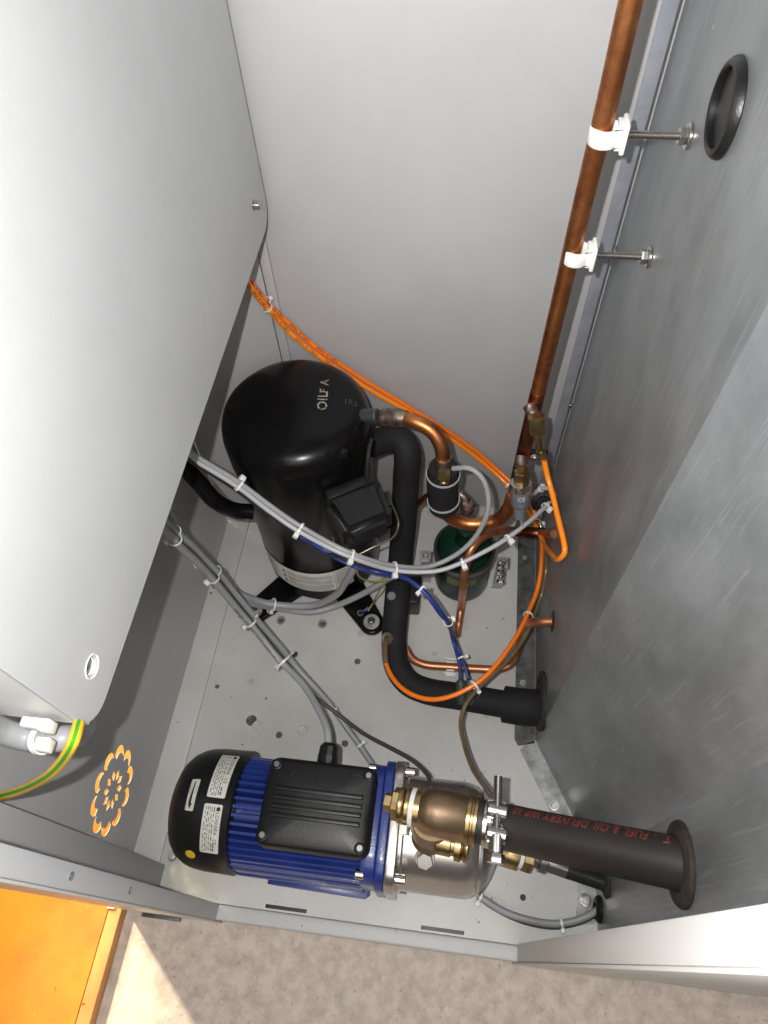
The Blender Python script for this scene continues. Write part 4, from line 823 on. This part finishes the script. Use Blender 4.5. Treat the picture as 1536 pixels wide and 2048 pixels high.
bm = bmesh.new(); pth = catmull(WP((771, 1328, 'z', .092), (770, 1300, 'z', .090), (772, 1283, 'z', .085), (776, 1275, 'z', .075)), .003); tube(bm, pth, .0038, 14); solo('hose_tail', bm, M['brown'], 'thin metal tail joining the orange hose to the foam pipe collar', 'fitting')
oB = cable([(467, 525, 'y', .590), (496, 567, 'y', .612), (537, 620, 'y', .632), (594, 678, 'y', .642), (652, 723, 'y', .645), (714, 764, 'y', .645), (784, 805, 'y', .645), (854, 848, 'y', .645), (924, 894, 'y', .645), (980, 937, 'y', .637), (1020, 975, 'y', .615), (1048, 1015, 'y', .585), (1068, 1045, 'y', .555), (1085, 1080, 'y', .51), (1104, 1108, 'x', .122), (1118, 1117, 'x', .124), (1129, 1104, 'x', .128), (1128, 1085, 'x', .127), (1112, 1020, 'x', .118), (1097, 960, 'x', .108), (1087, 916, 'x', .099)], .0034, 'amber', 'air_hose', 'lighter orange hose looping up to the brass elbow on the riser', 'hose', text=PT, tsize=.0056, ts0=.06, toward=(0, 0, 1.1), xs=.8)
br = cable([(1078, 1040, 'y', .56), (1090, 1085, 'y', .53), (1093, 1135, 'y', .48), (1081, 1195, 'z', .11), (1055, 1262, 'z', .12), (1012, 1325, 'z', .12), (965, 1368, 'z', .12), (932, 1408, 'z', .12), (922, 1445, 'z', .12), (928, 1490, 'z', .14), (948, 1540, 'z', .17), (975, 1580, 'z', .21), (990, 1597, 'z', .235)], .0029, 'brown', 'capillary_tube', 'smoky brown plastic tube beside the orange hose, ending at the hose clamp', 'tube')
# black pressure switch behind the foam pipe
pw = thing('relay_box', W(820, 1190, z=.02), 'small black relay box on a brass bracket behind the foam pipe', 'relay')
p = W(815, 1185, z=.05); bm = bmesh.new(); box(bm, (p.x - .022, p.y - .020, .012), (p.x + .020, p.y + .028, .058), .004); link('housing', bm, M['blackplastic'], pw)
bm = bmesh.new(); q = W(822, 1205, z=.02); box(bm, (q.x - .008, q.y - .010, .004), (q.x + .012, q.y + .012, .008), .002); link('bracket', bm, M['brass'], pw); bm = bmesh.new(); hexa(bm, q + Vector((.002, 0, -.012)), (0, 0, 1), .005, .0045); link('bolt', bm, M['steel'], pw)

# upper left cable in the foreground and green yellow earth wire
fg = cable([(-60, 1430, 'y', .092), (0, 1462, 'y', .092), (60, 1478, 'y', .092), (130, 1476, 'y', .094), (170, 1450, 'y', .12)], .0085, 'grey', 'power_cable', 'thick grey cable under the front of the grey electrical box')
ew = catmull(WP((157, 1448, 'y', .097), (148, 1480, 'y', .086), (118, 1530, 'y', .078), (65, 1570, 'y', .074), (0, 1592, 'y', .072), (-70, 1600, 'y', .072)), .003)
bm = bmesh.new(); tube(bm, ew, .0036, 20); ewo = solo('earth_wire', bm, M['earthy'], 'yellow and green striped earth wire hanging below the electrical box', 'wire')
fr = frames(ew); b = bmesh.new(); rows = []
for (p, t, u, v) in fr:
    nrm = (CAM - p); nrm = (nrm - t * t.dot(nrm)).normalized(); up = nrm.cross(t)
    rows.append([b.verts.new(p + (nrm * math.cos(a) + up * math.sin(a)) * .00368) for a in (-.42, -.2, 0, .25)])
for r0, r1 in zip(rows, rows[1:]):
    for k in range(3): b.faces.new((r0[k], r0[k + 1], r1[k + 1], r1[k]))
link('green_stripe', b, M['earthg'], ewo)
sm = thing('tie_mount', W(80, 1455, y=.094), 'white plastic cable tie mount and strap on the foreground grey cable', 'cable mount')
p = W(78, 1448, y=.095); bm = bmesh.new(); box(bm, (p.x - .010, p.y - .0035, p.z - .004), (p.x + .009, p.y + .003, p.z + .005), .0015); box(bm, (p.x + .002, p.y - .005, p.z - .006), (p.x + .010, p.y + .003, p.z + .006), .002); link('mount', bm, M['white'], sm)
i = min(range(len(fg)), key=lambda k: (fg[k] - W(88, 1480, y=.092)).length); td = (fg[i + 1] - fg[i - 1]).normalized()
bm = bmesh.new(); lathe(bm, [(-.0022, .0087), (-.0022, .0098), (.0022, .0098), (.0022, .0087)], frame(fg[i], td), 28, cap=False); link('strap', bm, M['white'], sm)
q = W(88, 1490, y=.083); bm = bmesh.new(); box(bm, (q.x - .0045, q.y - .004, q.z - .005), (q.x + .0045, q.y + .004, q.z + .004), .001); link('head', bm, M['white'], sm)

# ============================================================ CABLE TIES
def nearest(paths, px, py):
    """centre, tangent and bundle radius where a pixel ray passes a set of cables"""
    r = Rw @ Vector((px - 768, py - 1024, FPX)).normalized(); out = []
    for path, rad in paths:
        best = min(range(1, len(path) - 1), key=lambda k: (path[k] - CAM).cross(r).length / (path[k] - CAM).length)
        out.append((path[best], (path[best + 1] - path[best - 1]).normalized(), rad))
    c = sum((o[0] for o in out), Vector()) / len(out); t = sum((o[1] for o in out), Vector()).normalized()
    ext = max((o[0] - c).length + o[2] for o in out); return c, t, ext, out
TG = 'white nylon cable ties'
def tie(paths, px, py, hx, hy, label, hs=.0044, wdt=.0026, tail=True):
    c, t, ext, out = nearest(paths, px, py)
    hd_ = (W(hx, hy, z=c.z) - c); hd_ = (hd_ - t * t.dot(hd_)).normalized(); sd = t.cross(hd_)
    th = thing('cable_tie', c, label, 'cable tie', TG)
    # strap: convex loop round the cable circles
    pts = []
    for k in range(40):
        a = 2 * PI * k / 40; d = hd_ * math.cos(a) + sd * math.sin(a)
        rr = max((o[0] - c - t * t.dot(o[0] - c)).dot(d) + o[2] for o in out) + .0006
        pts.append((d, max(rr, .002)))
    b = bmesh.new(); rings = []
    for d, rr in pts: rings.append([b.verts.new(c + d * (rr + e) + t * s) for s, e in ((-wdt / 2, 0), (wdt / 2, 0), (wdt / 2, .0009), (-wdt / 2, .0009))])
    for k in range(40):
        a, q = rings[k], rings[(k + 1) % 40]
        for j in range(4): b.faces.new((a[j], a[(j + 1) % 4], q[(j + 1) % 4], q[j]))
    bmesh.ops.recalc_face_normals(b, faces=b.faces); link('strap', b, M['tie'], th)
    e = pts[0][1]; hs *= 1.2; bm = bmesh.new(); box(bm, (e - .0003, -hs * .55, -hs * .5), (e + hs * .95, hs * .55, hs * .5), hs * .14, frame(c, hd_, t)); link('head', bm, M['tie'], th)
    if tail:
        bm = bmesh.new(); box(bm, (e + hs * .3, -hs * .75, -wdt * .4), (e + hs * .55, hs * .9, wdt * .4), 0, frame(c, hd_, t)); link('tail', bm, M['tie'], th)
T1 = [(cA, .0034), (cB, .0032)]
tie(T1, 478, 973, 484, 955, 'cable tie on the grey pair left of the compressor, head pointing up', .0055)
tie(T1, 597, 1060, 594, 1078, 'cable tie with a chunky head on the blue and grey cables over the compressor', .005)
tie(T1, 703, 1110, 702, 1128, 'cable tie under the terminal cover, beside the white label', .005)
tie(T1, 792, 1137, 785, 1152, 'cable tie where the grey cables cross the foam pipe', .005)
tie([(cB, .0034)], 926, 1124, 927, 1136, 'cable tie on the pale cable in front of the green drier', .0055)
tie([(cB, .0034)], 1016, 1074, 1020, 1088, 'cable tie on the pale cable between drier and tank', .0055)
tie([(cB, .0034)], 1088, 1008, 1096, 1020, 'cable tie at the tank wall end of the pale cable', .005)
T2 = [(cC, .0046), (cD, .0042)]
tie(T2, 345, 1076, 326, 1086, 'cable tie on the grey cables right at the edge of the grey box', .0045)
tie(T2, 424, 1156, 405, 1172, 'cable tie on the grey cables beside the left wall shadow', .0048)
tie(T2, 500, 1242, 486, 1258, 'cable tie on the grey cables next to the left compressor foot', .0048)
tie(T2, 565, 1322, 549, 1336, 'cable tie on the grey cables over the open floor above the pump', .0048)
tie([(cD, .0042)], 668, 1422, 672, 1430, 'cable tie halfway along the grey cable, left of the thin charcoal one', .003, tail=False)
tie([(cD, .0042)], 722, 1492, 728, 1482, 'cable tie on the grey cable just behind the pump', .0045)
T3 = [(cF, .0050), (cG, .0046)]
tie(T3, 400, 1122, 394, 1102, 'cable tie on the curved grey cables high against the left wall', .0042)
tie(T3, 543, 1210, 541, 1226, 'cable tie on the curved grey cables above the left compressor foot', .0042)
tie([(bl, .0045)], 845, 1184, 838, 1192, 'topmost cable tie on the blue cables, beside the relay box', .004)
tie([(bl, .0045)], 893, 1246, 904, 1240, 'middle cable tie on the blue cables, beside the copper drop', .004)
tie([(bl, .0045)], 922, 1320, 932, 1316, 'lowest cable tie on the blue cables, above the green plugs', .004)
T4 = [(oA, .0031), (br, .0029)]
tie(T4, 1052, 1232, 1066, 1236, 'cable tie on the orange and brown tubes beside the copper bend', .0042)
tie(T4, 948, 1374, 958, 1384, 'cable tie on the orange and brown tubes over the foam pipe', .0042)
tie([(oA, .0031), (oB, .0034)], 532, 612, 542, 602, 'cable tie on the orange hoses near the lower corner of the grey box', .0035)
tie([(oA, .0031), (oB, .0034)], 1020, 968, 1014, 958, 'cable tie on the orange hoses just left of the copper riser', .004)
tie([(oA, .0031), (oB, .0034)], 1078, 1048, 1084, 1036, 'cable tie where the orange hoses bundle together beside the tank', .004)
tie([(cH, .0050)], 1121, 1848, 1122, 1856, 'cable tie on the front right grey cable near the tank corner', .0045)
tie([(cH, .0050)], 962, 1797, 956, 1806, 'cable tie on the front right grey cable under the pump casing', .005)
# strap on the brass tee
tb = thing('cable_tie', h0 + hd * .030, 'white cable tie strapped round the brass tee', 'cable tie', TG)
bm = bmesh.new(); lathe(bm, [(.0285, .0180), (.0285, .0192), (.0330, .0192), (.0330, .0180)], Mh, 40, cap=False); link('strap', bm, M['tie'], tb)
q = W(806, 1660, z=.243); bm = bmesh.new(); box(bm, (q.x - .004, q.y - .0045, q.z - .003), (q.x + .004, q.y + .0045, q.z + .003), .0008); link('head', bm, M['tie'], tb)
# small looped cable-tie cluster and black sockets by the tank wall
cw = catmull(WP((1064, 990, 'y', .53), (1082, 978, 'y', .53), (1100, 978, 'y', .525), (1110, 990, 'y', .52), (1104, 1006, 'y', .51)), .003)
bm = bmesh.new(); tube(bm, cw, .0028, 12); solo('sensor_cable', bm, M['greylight'], 'short pale looped cable at the tank wall behind the orange hose', 'cable')
tie([(cw, .003)], 1083, 980, 1088, 972, 'cable tie on the short pale loop behind the orange hose', .0042)
bm = bmesh.new(); p = W(1078, 1000, y=.55); cyl(bm, p + Vector((0, 0, -.01)), (.3, -.6, 1), .024, .011, 24, .002); sk = solo('cable_socket', bm, M['blackplastic'], 'small black socket near the tank wall behind the pale cable', 'socket')
# hex holder screws on the side panel (tie bases)
for px, py in []: pass

# ============================================================ OUTSIDE THE CABINET
bd_ = thing('orange_board', (-.70, 0, -.05), 'orange painted wooden board with scuffs lying left of the cabinet', 'board')
bm = bmesh.new(); box(bm, (-1.4, -.8, -.0515), (-.4085, .72, -.0300), .001); link('panel', bm, M['board'], bd_)
bm = bmesh.new(); box(bm, (-.4078, -.8, -.0515), (-.3905, .72, -.0303), .0012); link('edging', bm, M['boardedge'], bd_)
p = W(223, 1812, z=-.028); bm = bmesh.new(); box(bm, (p.x - .005, p.y - .003, -.0299), (p.x + .005, p.y + .003, -.0265), .0006); solo('plastic_pad', bm, M['white'], 'tiny white pad on the board edge by the cabinet corner', 'pad')
bm = bmesh.new(); a = W(288, 1817, z=-.03); c = W(362, 1833, z=-.03); box(bm, (a.x, .0045, -.034), (c.x, .0092, -.026), .001); solo('catch_plate', bm, M['galvdark'], 'dark metal catch strip at the foot of the left door post', 'catch')
